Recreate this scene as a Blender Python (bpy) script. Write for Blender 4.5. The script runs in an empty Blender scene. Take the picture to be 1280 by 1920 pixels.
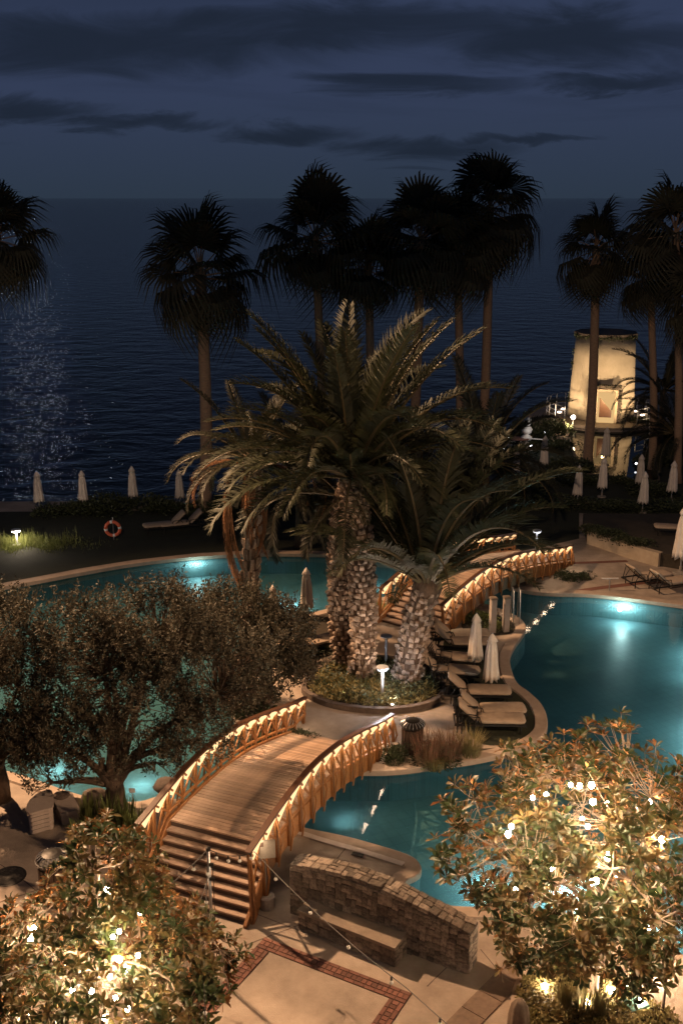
import bpy, math, random
from mathutils import Vector, Matrix, noise, geometry
R = math.radians
random.seed(7)
S = bpy.context.scene

# ------------------------------------------------------------------ camera, world, lights
FPX, CAMH, PITCH = 2000.0, 14.0, R(16.4)
cam_d = bpy.data.cameras.new('camera')
cam = bpy.data.objects.new('camera', cam_d)
S.collection.objects.link(cam)
cam.location = (0, 0, CAMH)
cam.rotation_euler = (R(90) - PITCH, 0, 0)
cam_d.sensor_fit = 'VERTICAL'
cam_d.sensor_height = 36.0
cam_d.lens = 36.0 * FPX / 1920.0
cam_d.clip_start = 0.5
cam_d.clip_end = 90000
S.camera = cam
S.render.resolution_x, S.render.resolution_y = 682, 1024
S.render.engine = 'CYCLES'
S.cycles.use_denoising = True
S.cycles.max_bounces = 6
S.cycles.transparent_max_bounces = 8
S.cycles.caustics_reflective = False
S.cycles.caustics_refractive = False
S.cycles.sample_clamp_indirect = 4.0
S.cycles.sample_clamp_direct = 60.0
S.view_settings.view_transform = 'Standard'
S.view_settings.look = 'None'
S.view_settings.exposure = 0.0
S.view_settings.gamma = 1.0
S.view_settings.use_curve_mapping = False

CLOUDS = [(-0.2121, 0.1311, 0.2167, 0.0278), (0.0, 0.1409, 0.2391, 0.0185), (0.2026, 0.1366, 0.1657, 0.0219), (0.0559, 0.0967, 0.1072, 0.0104), (0.2374, 0.1006, 0.0838, 0.0095), (-0.2768, 0.0749, 0.0704, 0.0114), (-0.1883, 0.0629, 0.08, 0.008), (-0.0472, 0.0541, 0.0614, 0.0098), (0.0758, 0.0415, 0.0711, 0.0107), (0.1513, 0.0496, 0.0709, 0.0049), (-0.4843, 0.0989, 0.1397, 0.0258), (0.4447, 0.1162, 0.139, 0.0256)]
SUN_EL, SUN_ROT = R(-3.0), R(200)
W = bpy.data.worlds.new('World')
S.world = W
W.use_nodes = True
nt = W.node_tree
nt.nodes.clear()
def wn(t, **k):
    n = nt.nodes.new(t)
    for a, b in k.items():
        setattr(n, a, b)
    return n
out = wn('ShaderNodeOutputWorld'); bg = wn('ShaderNodeBackground')
sky = wn('ShaderNodeTexSky'); sky.sky_type = 'NISHITA'; sky.sun_disc = False
sky.sun_elevation = SUN_EL; sky.sun_rotation = SUN_ROT; sky.altitude = 10
tc = wn('ShaderNodeTexCoord'); sep = wn('ShaderNodeSeparateXYZ')
nt.links.new(tc.outputs['Generated'], sep.inputs[0])
# flat cloud layer: the direction divided by its height above the horizon
def math_n(op, a, b=None, c=None):
    n = wn('ShaderNodeMath', operation=op)
    for i, v in enumerate((a, b, c)):
        if v is None: continue
        if isinstance(v, (int, float)): n.inputs[i].default_value = v
        else: nt.links.new(v, n.inputs[i])
    return n.outputs[0]
zz = math_n('MAXIMUM', sep.outputs[2], 0.0)
den = math_n('ADD', zz, 0.085)
cx = math_n('DIVIDE', sep.outputs[0], den)
cy = math_n('DIVIDE', 1.0, den)
cmb = wn('ShaderNodeCombineXYZ')
nt.links.new(cx, cmb.inputs[0]); nt.links.new(cy, cmb.inputs[1])
nz = wn('ShaderNodeTexNoise'); nz.inputs['Scale'].default_value = 0.55; nz.inputs['Detail'].default_value = 7; nz.inputs['Roughness'].default_value = 0.5
nz.inputs['Distortion'].default_value = 0.35
mp = wn('ShaderNodeMapping'); mp.inputs['Location'].default_value = (3.7, 1.35, 0); mp.inputs['Scale'].default_value = (0.8, 1.15, 1)
nt.links.new(cmb.outputs[0], mp.inputs[0]); nt.links.new(mp.outputs[0], nz.inputs['Vector'])
# more cloud overhead, thinning to the horizon
bias = wn('ShaderNodeMapRange'); bias.inputs[1].default_value = 0.0; bias.inputs[2].default_value = 0.16
bias.inputs[3].default_value = -0.20; bias.inputs[4].default_value = 0.11
nt.links.new(zz, bias.inputs[0])
cs = math_n('ADD', nz.outputs[0], bias.outputs[0])
cr = wn('ShaderNodeMapRange', interpolation_type='SMOOTHSTEP'); cr.inputs[1].default_value = 0.47; cr.inputs[2].default_value = 0.60
cr.inputs[3].default_value = 0.0; cr.inputs[4].default_value = 1.0
nt.links.new(cs, cr.inputs[0])
# the cloud bands low over the sea, each at its own bearing and height (tangents of both), edges torn by noise
uu = math_n('DIVIDE', sep.outputs[0], math_n('MAXIMUM', sep.outputs[1], 0.05))
vv = math_n('DIVIDE', sep.outputs[2], math_n('MAXIMUM', sep.outputs[1], 0.05))
c2_ = wn('ShaderNodeCombineXYZ'); nt.links.new(math_n('MULTIPLY', uu, 7.0), c2_.inputs[0]); nt.links.new(math_n('MULTIPLY', vv, 26.0), c2_.inputs[1])
nw = wn('ShaderNodeTexNoise'); nw.inputs['Scale'].default_value = 1.0; nw.inputs['Detail'].default_value = 6; nw.inputs['Roughness'].default_value = 0.62; nw.inputs['Distortion'].default_value = 0.9
nt.links.new(c2_.outputs[0], nw.inputs['Vector'])
sepc = wn('ShaderNodeSeparateColor'); nt.links.new(nw.outputs[1], sepc.inputs[0])
uw = math_n('ADD', uu, math_n('MULTIPLY', math_n('SUBTRACT', sepc.outputs[0], 0.5), 0.16))
vw = math_n('ADD', vv, math_n('MULTIPLY', math_n('SUBTRACT', sepc.outputs[1], 0.5), 0.05))
acc = None
for (bu, bv, ru, rv) in CLOUDS:
    a_ = math_n('DIVIDE', math_n('SUBTRACT', uw, bu), ru); b_ = math_n('DIVIDE', math_n('SUBTRACT', vw, bv), rv)
    q = math_n('SUBTRACT', 1.0, math_n('MULTIPLY_ADD', a_, a_, math_n('MULTIPLY', b_, b_)))
    q = math_n('MAXIMUM', q, -1.0)
    acc = q if acc is None else math_n('MAXIMUM', acc, q)
acc = math_n('ADD', acc, math_n('MULTIPLY', math_n('SUBTRACT', nw.outputs[0], 0.5), 1.9))
cb_ = wn('ShaderNodeMapRange', interpolation_type='SMOOTHSTEP'); cb_.inputs[1].default_value = -0.75; cb_.inputs[2].default_value = 1.15
nt.links.new(acc, cb_.inputs[0])
front = math_n('GREATER_THAN', sep.outputs[1], 0.1)
bands = math_n('MULTIPLY', cb_.outputs[0], front)
far_m = wn('ShaderNodeMapRange', interpolation_type='SMOOTHSTEP'); far_m.inputs[1].default_value = 0.14; far_m.inputs[2].default_value = 0.24
nt.links.new(zz, far_m.inputs[0])
thin = math_n('MULTIPLY', cr.outputs[0], math_n('ADD', 0.22, math_n('MULTIPLY', far_m.outputs[0], 0.78)))
cloud_mask = math_n('MAXIMUM', bands, thin)
tint = wn('ShaderNodeMix', data_type='RGBA', blend_type='MULTIPLY'); tint.inputs[0].default_value = 1
SKY_TINT = (1.0, 1.0, 1.0, 1)
tint.inputs[7].default_value = SKY_TINT
nt.links.new(sky.outputs[0], tint.inputs[6])
# base dusk glow, even round the compass
grad = wn('ShaderNodeValToRGB')
e = grad.color_ramp.elements
e[0].position = 0.0; e[0].color = (0.0250, 0.0385, 0.0620, 1)
e[1].position = 0.09; e[1].color = (0.0330, 0.0470, 0.0930, 1)
e2 = grad.color_ramp.elements.new(0.3); e2.color = (0.025, 0.038, 0.082, 1)
e3 = grad.color_ramp.elements.new(1.0); e3.color = (0.012, 0.016, 0.036, 1)
nt.links.new(zz, grad.inputs[0])
cl = wn('ShaderNodeMix', data_type='RGBA')
nt.links.new(math_n('MULTIPLY', cloud_mask, 0.82), cl.inputs[0]); nt.links.new(grad.outputs[0], cl.inputs[6])
cl.inputs[7].default_value = (0.0100, 0.0155, 0.0270, 1)
addn = wn('ShaderNodeMix', data_type='RGBA', blend_type='ADD'); addn.inputs[0].default_value = 1
sc_ = wn('ShaderNodeMix', data_type='RGBA', blend_type='MULTIPLY'); sc_.inputs[0].default_value = 1; sc_.inputs[7].default_value = (0.004, 0.004, 0.004, 1)
nt.links.new(tint.outputs[2], sc_.inputs[6])
nt.links.new(cl.outputs[2], addn.inputs[6]); nt.links.new(sc_.outputs[2], addn.inputs[7])
nt.links.new(addn.outputs[2], bg.inputs[0])
bg.inputs[1].default_value = 1.0
nt.links.new(bg.outputs[0], out.inputs[0])

def light(kind, name, loc, energy, color, size=0.1, aim=None, **k):
    d = bpy.data.lights.new(name, kind); d.energy = energy; d.color = color
    if kind in ('POINT', 'SPOT'): d.shadow_soft_size = size
    for a, b in k.items(): setattr(d, a, b)
    o = bpy.data.objects.new(name, d); S.collection.objects.link(o); o.location = loc
    if aim is not None:
        o.rotation_euler = (Vector(aim) - Vector(loc)).to_track_quat('-Z', 'Y').to_euler()
    return o
# the moon behind thin cloud above the sea, left of the view: it only draws the glitter
moon = light('SUN', 'moon', (0, 0, 50), 0.0026, (0.75, 0.85, 1.0), angle=R(0.5))
MOON_DIR = Vector((-0.27, 0.93, math.tan(R(15)))).normalized()
moon.rotation_euler = MOON_DIR.to_track_quat('Z', 'Y').to_euler()
# added warm key floodlight, unseen, high up on the left
WARM = (1.0, 0.60, 0.33)
key = light('SPOT', 'added_key_flood', (-20, 36, 24), 98000, WARM, size=0.35, aim=(1, 21, 0), spot_size=R(84), spot_blend=1.0)
# added weaker fill flood, unseen, high up on the right
fill = light('SPOT', 'added_fill_flood', (18, 9, 17), 23000, (1.0, 0.62, 0.36), size=0.8, aim=(0, 18, 0), spot_size=R(70), spot_blend=0.8)

# two added narrow spots, unseen, that brighten the shore and garden parasols
light('SPOT', 'added_garden_spot', (-3, -6, 23), 26000, (1.0, 0.70, 0.50), size=0.3, aim=(17, 52, 0), spot_size=R(30), spot_blend=0.9)
light('SPOT', 'added_garden_spot', (-3, -6, 23), 17000, (1.0, 0.72, 0.54), size=0.3, aim=(-13, 49, 1), spot_size=R(26), spot_blend=0.9)

# ------------------------------------------------------------------ geometry of the picture
CP, SP = math.cos(PITCH), math.sin(PITCH)
def ray(px, py):
    a = (px - 640) / FPX; b = (960 - py) / FPX
    return Vector((a, CP + b * SP, -SP + b * CP))
def at(px, py, z=0.0):
    d = ray(px, py); t = (z - CAMH) / d.z
    return Vector((d.x * t, d.y * t, z))
def atY(px, py, Y):
    d = ray(px, py); t = Y / d.y
    return Vector((d.x * t, Y, CAMH + d.z * t))

# ------------------------------------------------------------------ materials
MATS = {}
RNG = {'magnolia_leaf': (0.40, 0.54)}
def N(m, t, **k):
    n = m.node_tree.nodes.new(t)
    for a, b in k.items(): setattr(n, a, b)
    return n
def mat(name, col, rough=0.6, col2=None, scale=8.0, bump=0.0, bscale=None, metal=0.0, spec=0.5, detail=6,
        rand=0.0, stretch=None, back=None, trans=0.0, sheen=0.0, coat=0.0, dirt=0.0):
    m = bpy.data.materials.new(name); m.use_nodes = True
    nn = m.node_tree.nodes; L = m.node_tree.links
    b = nn['Principled BSDF']
    b.inputs['Roughness'].default_value = rough; b.inputs['Metallic'].default_value = metal
    b.inputs['Specular IOR Level'].default_value = spec
    b.inputs['Coat Weight'].default_value = coat
    c = N(m, 'ShaderNodeRGB'); c.outputs[0].default_value = (*col, 1)
    cur = c.outputs[0]
    tcn = N(m, 'ShaderNodeTexCoord'); vec = tcn.outputs['Object']
    if stretch:
        mpn = N(m, 'ShaderNodeMapping'); mpn.inputs['Scale'].default_value = stretch
        L.new(vec, mpn.inputs[0]); vec = mpn.outputs[0]
    if col2 is not None:
        n1 = N(m, 'ShaderNodeTexNoise'); n1.inputs['Scale'].default_value = scale; n1.inputs['Detail'].default_value = detail
        n1.inputs['Roughness'].default_value = 0.65
        L.new(vec, n1.inputs['Vector'])
        r = N(m, 'ShaderNodeMapRange'); r.inputs[1].default_value = RNG.get(name, (0.34, 0.66))[0]; r.inputs[2].default_value = RNG.get(name, (0.34, 0.66))[1]
        L.new(n1.outputs[0], r.inputs[0])
        mx = N(m, 'ShaderNodeMix', data_type='RGBA'); mx.inputs[7].default_value = (*col2, 1)
        L.new(cur, mx.inputs[6]); L.new(r.outputs[0], mx.inputs[0]); cur = mx.outputs[2]
    if dirt:
        n3 = N(m, 'ShaderNodeTexNoise'); n3.inputs['Scale'].default_value = 0.45; n3.inputs['Detail'].default_value = 9; n3.inputs['Roughness'].default_value = 0.7
        L.new(vec, n3.inputs['Vector'])
        r3 = N(m, 'ShaderNodeMapRange'); r3.inputs[1].default_value = 0.35; r3.inputs[2].default_value = 0.68
        r3.inputs[3].default_value = 1 - dirt; r3.inputs[4].default_value = 1.0
        L.new(n3.outputs[0], r3.inputs[0])
        h3 = N(m, 'ShaderNodeHueSaturation'); L.new(r3.outputs[0], h3.inputs['Value']); L.new(cur, h3.inputs['Color']); cur = h3.outputs[0]
    if rand:
        oi = N(m, 'ShaderNodeObjectInfo'); r2 = N(m, 'ShaderNodeMapRange')
        r2.inputs[3].default_value = 1 - rand; r2.inputs[4].default_value = 1 + rand
        L.new(oi.outputs['Random'], r2.inputs[0])
        hs = N(m, 'ShaderNodeHueSaturation'); L.new(r2.outputs[0], hs.inputs['Value']); L.new(cur, hs.inputs['Color']); cur = hs.outputs[0]
    if back is not None:
        g = N(m, 'ShaderNodeNewGeometry'); mb = N(m, 'ShaderNodeMix', data_type='RGBA'); mb.inputs[7].default_value = (*back, 1)
        L.new(g.outputs['Backfacing'], mb.inputs[0]); L.new(cur, mb.inputs[6]); cur = mb.outputs[2]
    L.new(cur, b.inputs['Base Color'])
    if bump:
        n2 = N(m, 'ShaderNodeTexNoise'); n2.inputs['Scale'].default_value = bscale or scale * 3; n2.inputs['Detail'].default_value = 5
        L.new(vec, n2.inputs['Vector'])
        bp = N(m, 'ShaderNodeBump'); bp.inputs['Strength'].default_value = bump; bp.inputs['Distance'].default_value = 0.02
        L.new(n2.outputs[0], bp.inputs['Height']); L.new(bp.outputs[0], b.inputs['Normal'])
    if trans:
        tr = N(m, 'ShaderNodeBsdfTranslucent'); L.new(cur, tr.inputs[0])
        ms = N(m, 'ShaderNodeMixShader'); ms.inputs[0].default_value = trans
        L.new(b.outputs[0], ms.inputs[1]); L.new(tr.outputs[0], ms.inputs[2]); L.new(ms.outputs[0], nn['Material Output'].inputs[0])
    MATS[name] = m
    return m
def emit(name, col, strength):
    m = bpy.data.materials.new(name); m.use_nodes = True
    nn = m.node_tree.nodes; nn.clear()
    o = nn.new('ShaderNodeOutputMaterial'); e = nn.new('ShaderNodeEmission')
    e.inputs[0].default_value = (*col, 1); e.inputs[1].default_value = strength
    m.node_tree.links.new(e.outputs[0], o.inputs[0]); MATS[name] = m
    return m
mat('plaza', (0.47, 0.38, 0.30), 0.75, (0.38, 0.30, 0.235), 2.2, 0.5, 45, dirt=0.5)
mat('coping', (0.46, 0.36, 0.28), 0.7, (0.38, 0.29, 0.22), 5.0, 0.3, 50, dirt=0.25)
mat('pale_strip', (0.62, 0.53, 0.46), 0.6, (0.52, 0.43, 0.37), 6.0, 0.2, 50)
mat('soil', (0.045, 0.034, 0.022), 0.95, (0.025, 0.02, 0.012), 3.0, 0.8, 20)
mat('lawn', (0.020, 0.024, 0.010), 0.95, (0.012, 0.014, 0.006), 2.0, 0.8, 40)
mat('brick_red', (0.20, 0.085, 0.055), 0.8, (0.14, 0.06, 0.045), 12, 0.4, 60, rand=0.3)
mat('mortar', (0.10, 0.075, 0.06), 0.9, (0.06, 0.045, 0.035), 10, 0.4, 40)
mat('stone', (0.29, 0.235, 0.185), 0.9, (0.105, 0.085, 0.068), 3.0, 1.0, 9, rand=0.5)
mat('stone_cap', (0.30, 0.235, 0.175), 0.8, (0.22, 0.17, 0.13), 5, 0.4, 40, dirt=0.3)
mat('slab', (0.20, 0.14, 0.10), 0.8, (0.13, 0.09, 0.065), 4, 0.4, 40, rand=0.15)
mat('deck', (0.46, 0.31, 0.21), 0.55, (0.30, 0.195, 0.13), 5, 0.35, 24, rand=0.28, stretch=(1.2, 14, 14), spec=0.4)
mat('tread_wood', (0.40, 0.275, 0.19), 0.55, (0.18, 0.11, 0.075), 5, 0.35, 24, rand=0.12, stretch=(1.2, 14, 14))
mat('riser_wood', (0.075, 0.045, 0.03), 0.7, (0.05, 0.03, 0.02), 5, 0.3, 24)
mat('oiled_wood', (0.34, 0.15, 0.047), 0.5, (0.20, 0.085, 0.028), 7, 0.3, 24, rand=0.18, stretch=(6, 2, 6))
mat('rail_wood', (0.12, 0.055, 0.03), 0.35, (0.075, 0.035, 0.02), 7, 0.2, 24, stretch=(10, 1, 10))
mat('canvas', (0.76, 0.68, 0.59), 0.85, (0.66, 0.58, 0.50), 6, 0.3, 30, rand=0.12, trans=0.12)
mat('cushion', (0.42, 0.32, 0.23), 0.85, (0.34, 0.26, 0.19), 7, 0.3, 40, rand=0.1)
mat('dark_metal', (0.03, 0.028, 0.026), 0.45, metal=0.6)
mat('steel', (0.45, 0.45, 0.46), 0.35, metal=0.9)
mat('grey_paint', (0.42, 0.44, 0.47), 0.5)
mat('sign_face', (0.28, 0.24, 0.19), 0.6, (0.22, 0.19, 0.15), 20)
mat('concrete', (0.30, 0.26, 0.22), 0.85, (0.2, 0.17, 0.14), 6, 0.5, 30)
mat('bin_brown', (0.085, 0.05, 0.035), 0.5, (0.05, 0.03, 0.02), 8)
mat('plaster', (0.50, 0.40, 0.28), 0.85, (0.40, 0.31, 0.21), 2.5, 0.5, 12, dirt=0.3)
mat('tower_plaster', (0.56, 0.46, 0.33), 0.9, (0.48, 0.39, 0.27), 1.6, 0.6, 9, dirt=0.15)
mat('plaster_pale', (0.40, 0.33, 0.28), 0.8, (0.33, 0.27, 0.23), 3, 0.3, 20)
mat('bark', (0.13, 0.085, 0.055), 0.95, (0.06, 0.04, 0.028), 12, 0.9, 25, stretch=(1, 1, 0.5))
mat('pale_bark', (0.42, 0.34, 0.26), 0.8, (0.26, 0.2, 0.15), 14, 0.5, 40)
mat('boot', (0.44, 0.345, 0.27), 0.85, (0.18, 0.13, 0.10), 7, 0.6, 30, rand=0.4)
mat('fan_bark', (0.34, 0.22, 0.14), 0.95, (0.20, 0.13, 0.09), 6, 0.8, 16, stretch=(1, 1, 6))
mat('fan_leaf', (0.048, 0.042, 0.022), 0.8, (0.03, 0.028, 0.015), 3, rand=0.3, trans=0.15)
mat('frond_green', (0.040, 0.044, 0.018), 0.6, (0.025, 0.029, 0.012), 3, rand=0.35, trans=0.15)
mat('frond_dark', (0.030, 0.029, 0.013), 0.6, (0.020, 0.020, 0.010), 3, rand=0.3, trans=0.15)
mat('frond_dead', (0.42, 0.20, 0.09), 0.85, (0.26, 0.125, 0.055), 4, rand=0.3, trans=0.15)
mat('rachis', (0.10, 0.08, 0.035), 0.5, (0.07, 0.05, 0.025), 4)
mat('olive_leaf', (0.062, 0.054, 0.031), 0.7, (0.026, 0.023, 0.014), 0.9, back=(0.085, 0.072, 0.045), trans=0.1)
mat('magnolia_leaf', (0.17, 0.115, 0.042), 0.42, (0.035, 0.058, 0.016), 1.9, back=(0.38, 0.17, 0.06), trans=0.12)
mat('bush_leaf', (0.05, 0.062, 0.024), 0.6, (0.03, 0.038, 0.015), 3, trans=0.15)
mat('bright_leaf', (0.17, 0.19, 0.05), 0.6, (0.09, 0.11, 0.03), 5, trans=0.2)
mat('straw', (0.27, 0.22, 0.10), 0.8, (0.16, 0.14, 0.05), 5, trans=0.2)
mat('red_grass', (0.22, 0.10, 0.07), 0.8, (0.12, 0.09, 0.05), 5, trans=0.2)
mat('ring_orange', (0.62, 0.13, 0.06), 0.5)
mat('white_paint', (0.75, 0.74, 0.72), 0.5)
mat('glass_bulb', (0.6, 0.6, 0.55), 0.1, spec=0.8)
mat('cable', (0.02, 0.017, 0.015), 0.6)
mat('manhole', (0.035, 0.03, 0.027), 0.6, (0.02, 0.018, 0.016), 14, 0.6, 40, metal=0.4)
mat('brown_cover', (0.17, 0.12, 0.085), 0.8, (0.11, 0.08, 0.055), 5, 0.4, 16)
mat('teal_plate', (0.16, 0.36, 0.33), 0.4)
mat('rock', (0.12, 0.09, 0.07), 0.9, (0.07, 0.05, 0.04), 6, 0.8, 14)
emit('led_down', (1.0, 0.74, 0.50), 28.0)
emit('led_side', (1.0, 0.62, 0.30), 1.7)
emit('bulb_lit', (1.0, 0.72, 0.46), 430.0)
emit('lamp_cool', (0.92, 0.93, 1.0), 2.4)
emit('lamp_warm', (1.0, 0.80, 0.62), 26.0)
emit('pool_lamp', (0.75, 1.0, 1.0), 30.0)
emit('door_glow', (1.0, 0.62, 0.26), 0.75)
emit('lantern_glow', (0.70, 0.95, 0.80), 0.30)
emit('point_glow', (0.95, 0.95, 1.0), 6.0)

def water_mat(name, tint_c, scale, strength, deep=None, rough=0.02, ior=1.33, stretch=(1, 1, 1), scale2=None):
    m = bpy.data.materials.new(name); m.use_nodes = True
    nn = m.node_tree.nodes; L = m.node_tree.links; nn.clear()
    o = nn.new('ShaderNodeOutputMaterial')
    fr = nn.new('ShaderNodeFresnel'); fr.inputs[0].default_value = ior
    gl = nn.new('ShaderNodeBsdfGlossy'); gl.inputs['Roughness'].default_value = rough
    mx = nn.new('ShaderNodeMixShader')
    if deep is None:
        t0 = nn.new('ShaderNodeBsdfTransparent'); t0.inputs[0].default_value = (*tint_c, 1)
        t1 = nn.new('ShaderNodeBsdfTranslucent'); t1.inputs[0].default_value = (0.25, 0.48, 0.52, 1)   # light scattered up by the water itself
        tr = nn.new('ShaderNodeMixShader'); tr.inputs[0].default_value = 0.42; L.new(t0.outputs[0], tr.inputs[1]); L.new(t1.outputs[0], tr.inputs[2])
    else:
        tr = nn.new('ShaderNodeBsdfDiffuse'); tr.inputs[0].default_value = (*deep, 1)
    t = nn.new('ShaderNodeTexCoord'); mpn = nn.new('ShaderNodeMapping'); mpn.inputs['Scale'].default_value = stretch
    n1 = nn.new('ShaderNodeTexNoise'); n1.inputs['Scale'].default_value = scale; n1.inputs['Detail'].default_value = 4
    n1.inputs['Distortion'].default_value = 0.4
    bp = nn.new('ShaderNodeBump'); bp.inputs['Strength'].default_value = strength; bp.inputs['Distance'].default_value = 0.05
    L.new(t.outputs['Object'], mpn.inputs[0]); L.new(mpn.outputs[0], n1.inputs['Vector'])
    h = n1.outputs[0]
    if scale2:
        n2 = nn.new('ShaderNodeTexNoise'); n2.inputs['Scale'].default_value = scale2; n2.inputs['Detail'].default_value = 3
        L.new(mpn.outputs[0], n2.inputs['Vector'])
        ad = nn.new('ShaderNodeMath'); ad.operation = 'MULTIPLY_ADD'; ad.inputs[1].default_value = scale / scale2
        L.new(n2.outputs[0], ad.inputs[0]); L.new(h, ad.inputs[2]); h = ad.outputs[0]
    L.new(h, bp.inputs['Height'])
    for s in (fr, gl): L.new(bp.outputs[0], s.inputs['Normal'])
    L.new(fr.outputs[0], mx.inputs[0]); L.new(tr.outputs[0], mx.inputs[1]); L.new(gl.outputs[0], mx.inputs[2])
    L.new(mx.outputs[0], o.inputs[0]); MATS[name] = m
    return m
water_mat('pool_water', (0.76, 0.92, 0.91), 2.2, 0.10, scale2=9)
water_mat('pond_water', (0.3, 0.4, 0.4), 2.0, 0.05, deep=(0.004, 0.006, 0.006))
sea_m = water_mat('sea_water', None, 0.30, 1.0, deep=(0.0030, 0.0036, 0.0080), rough=0.015, stretch=(0.75, 1, 1), scale2=1.7)
for n in sea_m.node_tree.nodes:
    if n.type == 'BUMP': n.inputs['Distance'].default_value = 0.40

def tile_mat(name, c1, c2, grout, size):
    m = bpy.data.materials.new(name); m.use_nodes = True
    b = m.node_tree.nodes['Principled BSDF']; L = m.node_tree.links; b.inputs['Roughness'].default_value = 0.5
    t = N(m, 'ShaderNodeTexCoord'); br = N(m, 'ShaderNodeTexBrick'); br.offset = 0.0
    mp_ = N(m, 'ShaderNodeMapping'); mp_.inputs['Rotation'].default_value = (0, 0, R(-24))
    L.new(t.outputs['Object'], mp_.inputs[0]); L.new(mp_.outputs[0], br.inputs['Vector'])
    br.inputs['Color1'].default_value = (*c1, 1); br.inputs['Color2'].default_value = (*c2, 1); br.inputs['Mortar'].default_value = (*grout, 1)
    br.inputs['Scale'].default_value = 1.0; br.inputs['Brick Width'].default_value = size; br.inputs['Row Height'].default_value = size
    br.inputs['Mortar Size'].default_value = size * 0.05
    n1 = N(m, 'ShaderNodeTexNoise'); n1.inputs['Scale'].default_value = 0.8; n1.inputs['Detail'].default_value = 6
    L.new(t.outputs['Object'], n1.inputs['Vector'])
    r = N(m, 'ShaderNodeMapRange'); r.inputs[1].default_value = .3; r.inputs[2].default_value = .7; r.inputs[3].default_value = .75; r.inputs[4].default_value = 1.1
    L.new(n1.outputs[0], r.inputs[0]); hs = N(m, 'ShaderNodeHueSaturation')
    L.new(br.outputs[0], hs.inputs['Color']); L.new(r.outputs[0], hs.inputs['Value']); L.new(hs.outputs[0], b.inputs['Base Color'])
    MATS[name] = m
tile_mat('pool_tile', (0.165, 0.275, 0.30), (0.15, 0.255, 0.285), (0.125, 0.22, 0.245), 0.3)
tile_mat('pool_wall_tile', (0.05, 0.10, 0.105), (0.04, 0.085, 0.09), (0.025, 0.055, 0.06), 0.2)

# ------------------------------------------------------------------ building helpers
COL = S.collection
class MB:
    def __init__(s): s.v = []; s.f = []; s.mi = []
    def add(s, vs, fs, mi=0):
        n = len(s.v); s.v.extend([tuple(p) for p in vs]); s.f.extend([tuple(i + n for i in f) for f in fs]); s.mi.extend([mi] * len(fs)); return s
    def box(s, c, size, M=None, mi=0):
        x, y, z = (k / 2 for k in size); c = Vector(c)
        vs = [Vector((a, b, d)) for d in (-z, z) for b in (-y, y) for a in (-x, x)]
        if M is not None: vs = [M @ v for v in vs]
        return s.add([c + v for v in vs], [(0, 2, 3, 1), (4, 5, 7, 6), (0, 1, 5, 4), (1, 3, 7, 5), (3, 2, 6, 7), (2, 0, 4, 6)], mi)
    def bar(s, p, q, w, h, up=(0, 0, 1), mi=0):
        p, q = Vector(p), Vector(q); d = (q - p).normalized(); side = d.cross(Vector(up))
        if side.length < 1e-4: side = d.cross(Vector((1, 0, 0)))
        side.normalize(); u = side.cross(d)
        vs = []
        for e_ in (p, q):
            for a, b in ((-1, -1), (1, -1), (1, 1), (-1, 1)): vs.append(e_ + side * a * w / 2 + u * b * h / 2)
        return s.add(vs, [(0, 1, 2, 3), (4, 7, 6, 5), (0, 4, 5, 1), (1, 5, 6, 2), (2, 6, 7, 3), (3, 7, 4, 0)], mi)
    def tube(s, pts, rad, n=8, mi=0, caps=True):
        pts = [Vector(p) for p in pts]; base = len(s.v); vs = []; fs = []
        if isinstance(rad, (int, float)): rad = [rad] * len(pts)
        ref = None
        for i, p in enumerate(pts):
            d = (pts[min(i + 1, len(pts) - 1)] - pts[max(i - 1, 0)]).normalized()
            if ref is None: ref = Vector((1, 0, 0)) if abs(d.x) < 0.8 else Vector((0, 1, 0))
            a = (ref - d * ref.dot(d)).normalized(); b = d.cross(a); ref = a
            for k in range(n):
                t = 2 * math.pi * k / n; vs.append(p + (a * math.cos(t) + b * math.sin(t)) * rad[i])
        for i in range(len(pts) - 1):
            for k in range(n):
                k2 = (k + 1) % n; fs.append((i * n + k, i * n + k2, (i + 1) * n + k2, (i + 1) * n + k))
        if caps:
            fs.append(tuple(reversed(range(n)))); fs.append(tuple((len(pts) - 1) * n + k for k in range(n)))
        return s.add(vs, fs, mi)
    def lathe(s, prof, n=16, c=(0, 0, 0), fold=None, mi=0):
        vs = []; fs = []
        for j, (r, z) in enumerate(prof):
            for k in range(n):
                t = 2 * math.pi * k / n; rr = r * (fold(t, j) if fold else 1)
                vs.append((c[0] + rr * math.cos(t), c[1] + rr * math.sin(t), c[2] + z))
        for j in range(len(prof) - 1):
            for k in range(n):
                k2 = (k + 1) % n; fs.append((j * n + k, j * n + k2, (j + 1) * n + k2, (j + 1) * n + k))
        fs.append(tuple(reversed(range(n)))); fs.append(tuple((len(prof) - 1) * n + k for k in range(n)))
        return s.add(vs, fs, mi)
    def mesh(s, name, mats, smooth=False):
        me = bpy.data.meshes.new(name); me.from_pydata(s.v, [], s.f)
        if not isinstance(mats, (list, tuple)): mats = [mats]
        for m in mats: me.materials.append(MATS[m])
        if len(mats) > 1: me.polygons.foreach_set('material_index', s.mi)
        if smooth: me.polygons.foreach_set('use_smooth', [True] * len(me.polygons))
        me.update(); return me
    def build(s, name, mats, parent=None, smooth=False, world=False, label=None, kind=None):
        if world and parent is not None:
            r = parent
            while r.parent: r = r.parent
            l = r.location; s.v = [(a - l[0], b - l[1], c - l[2]) for a, b, c in s.v]
        return put(s.mesh(name, mats, smooth), name, parent, label=label, kind=kind)
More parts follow.
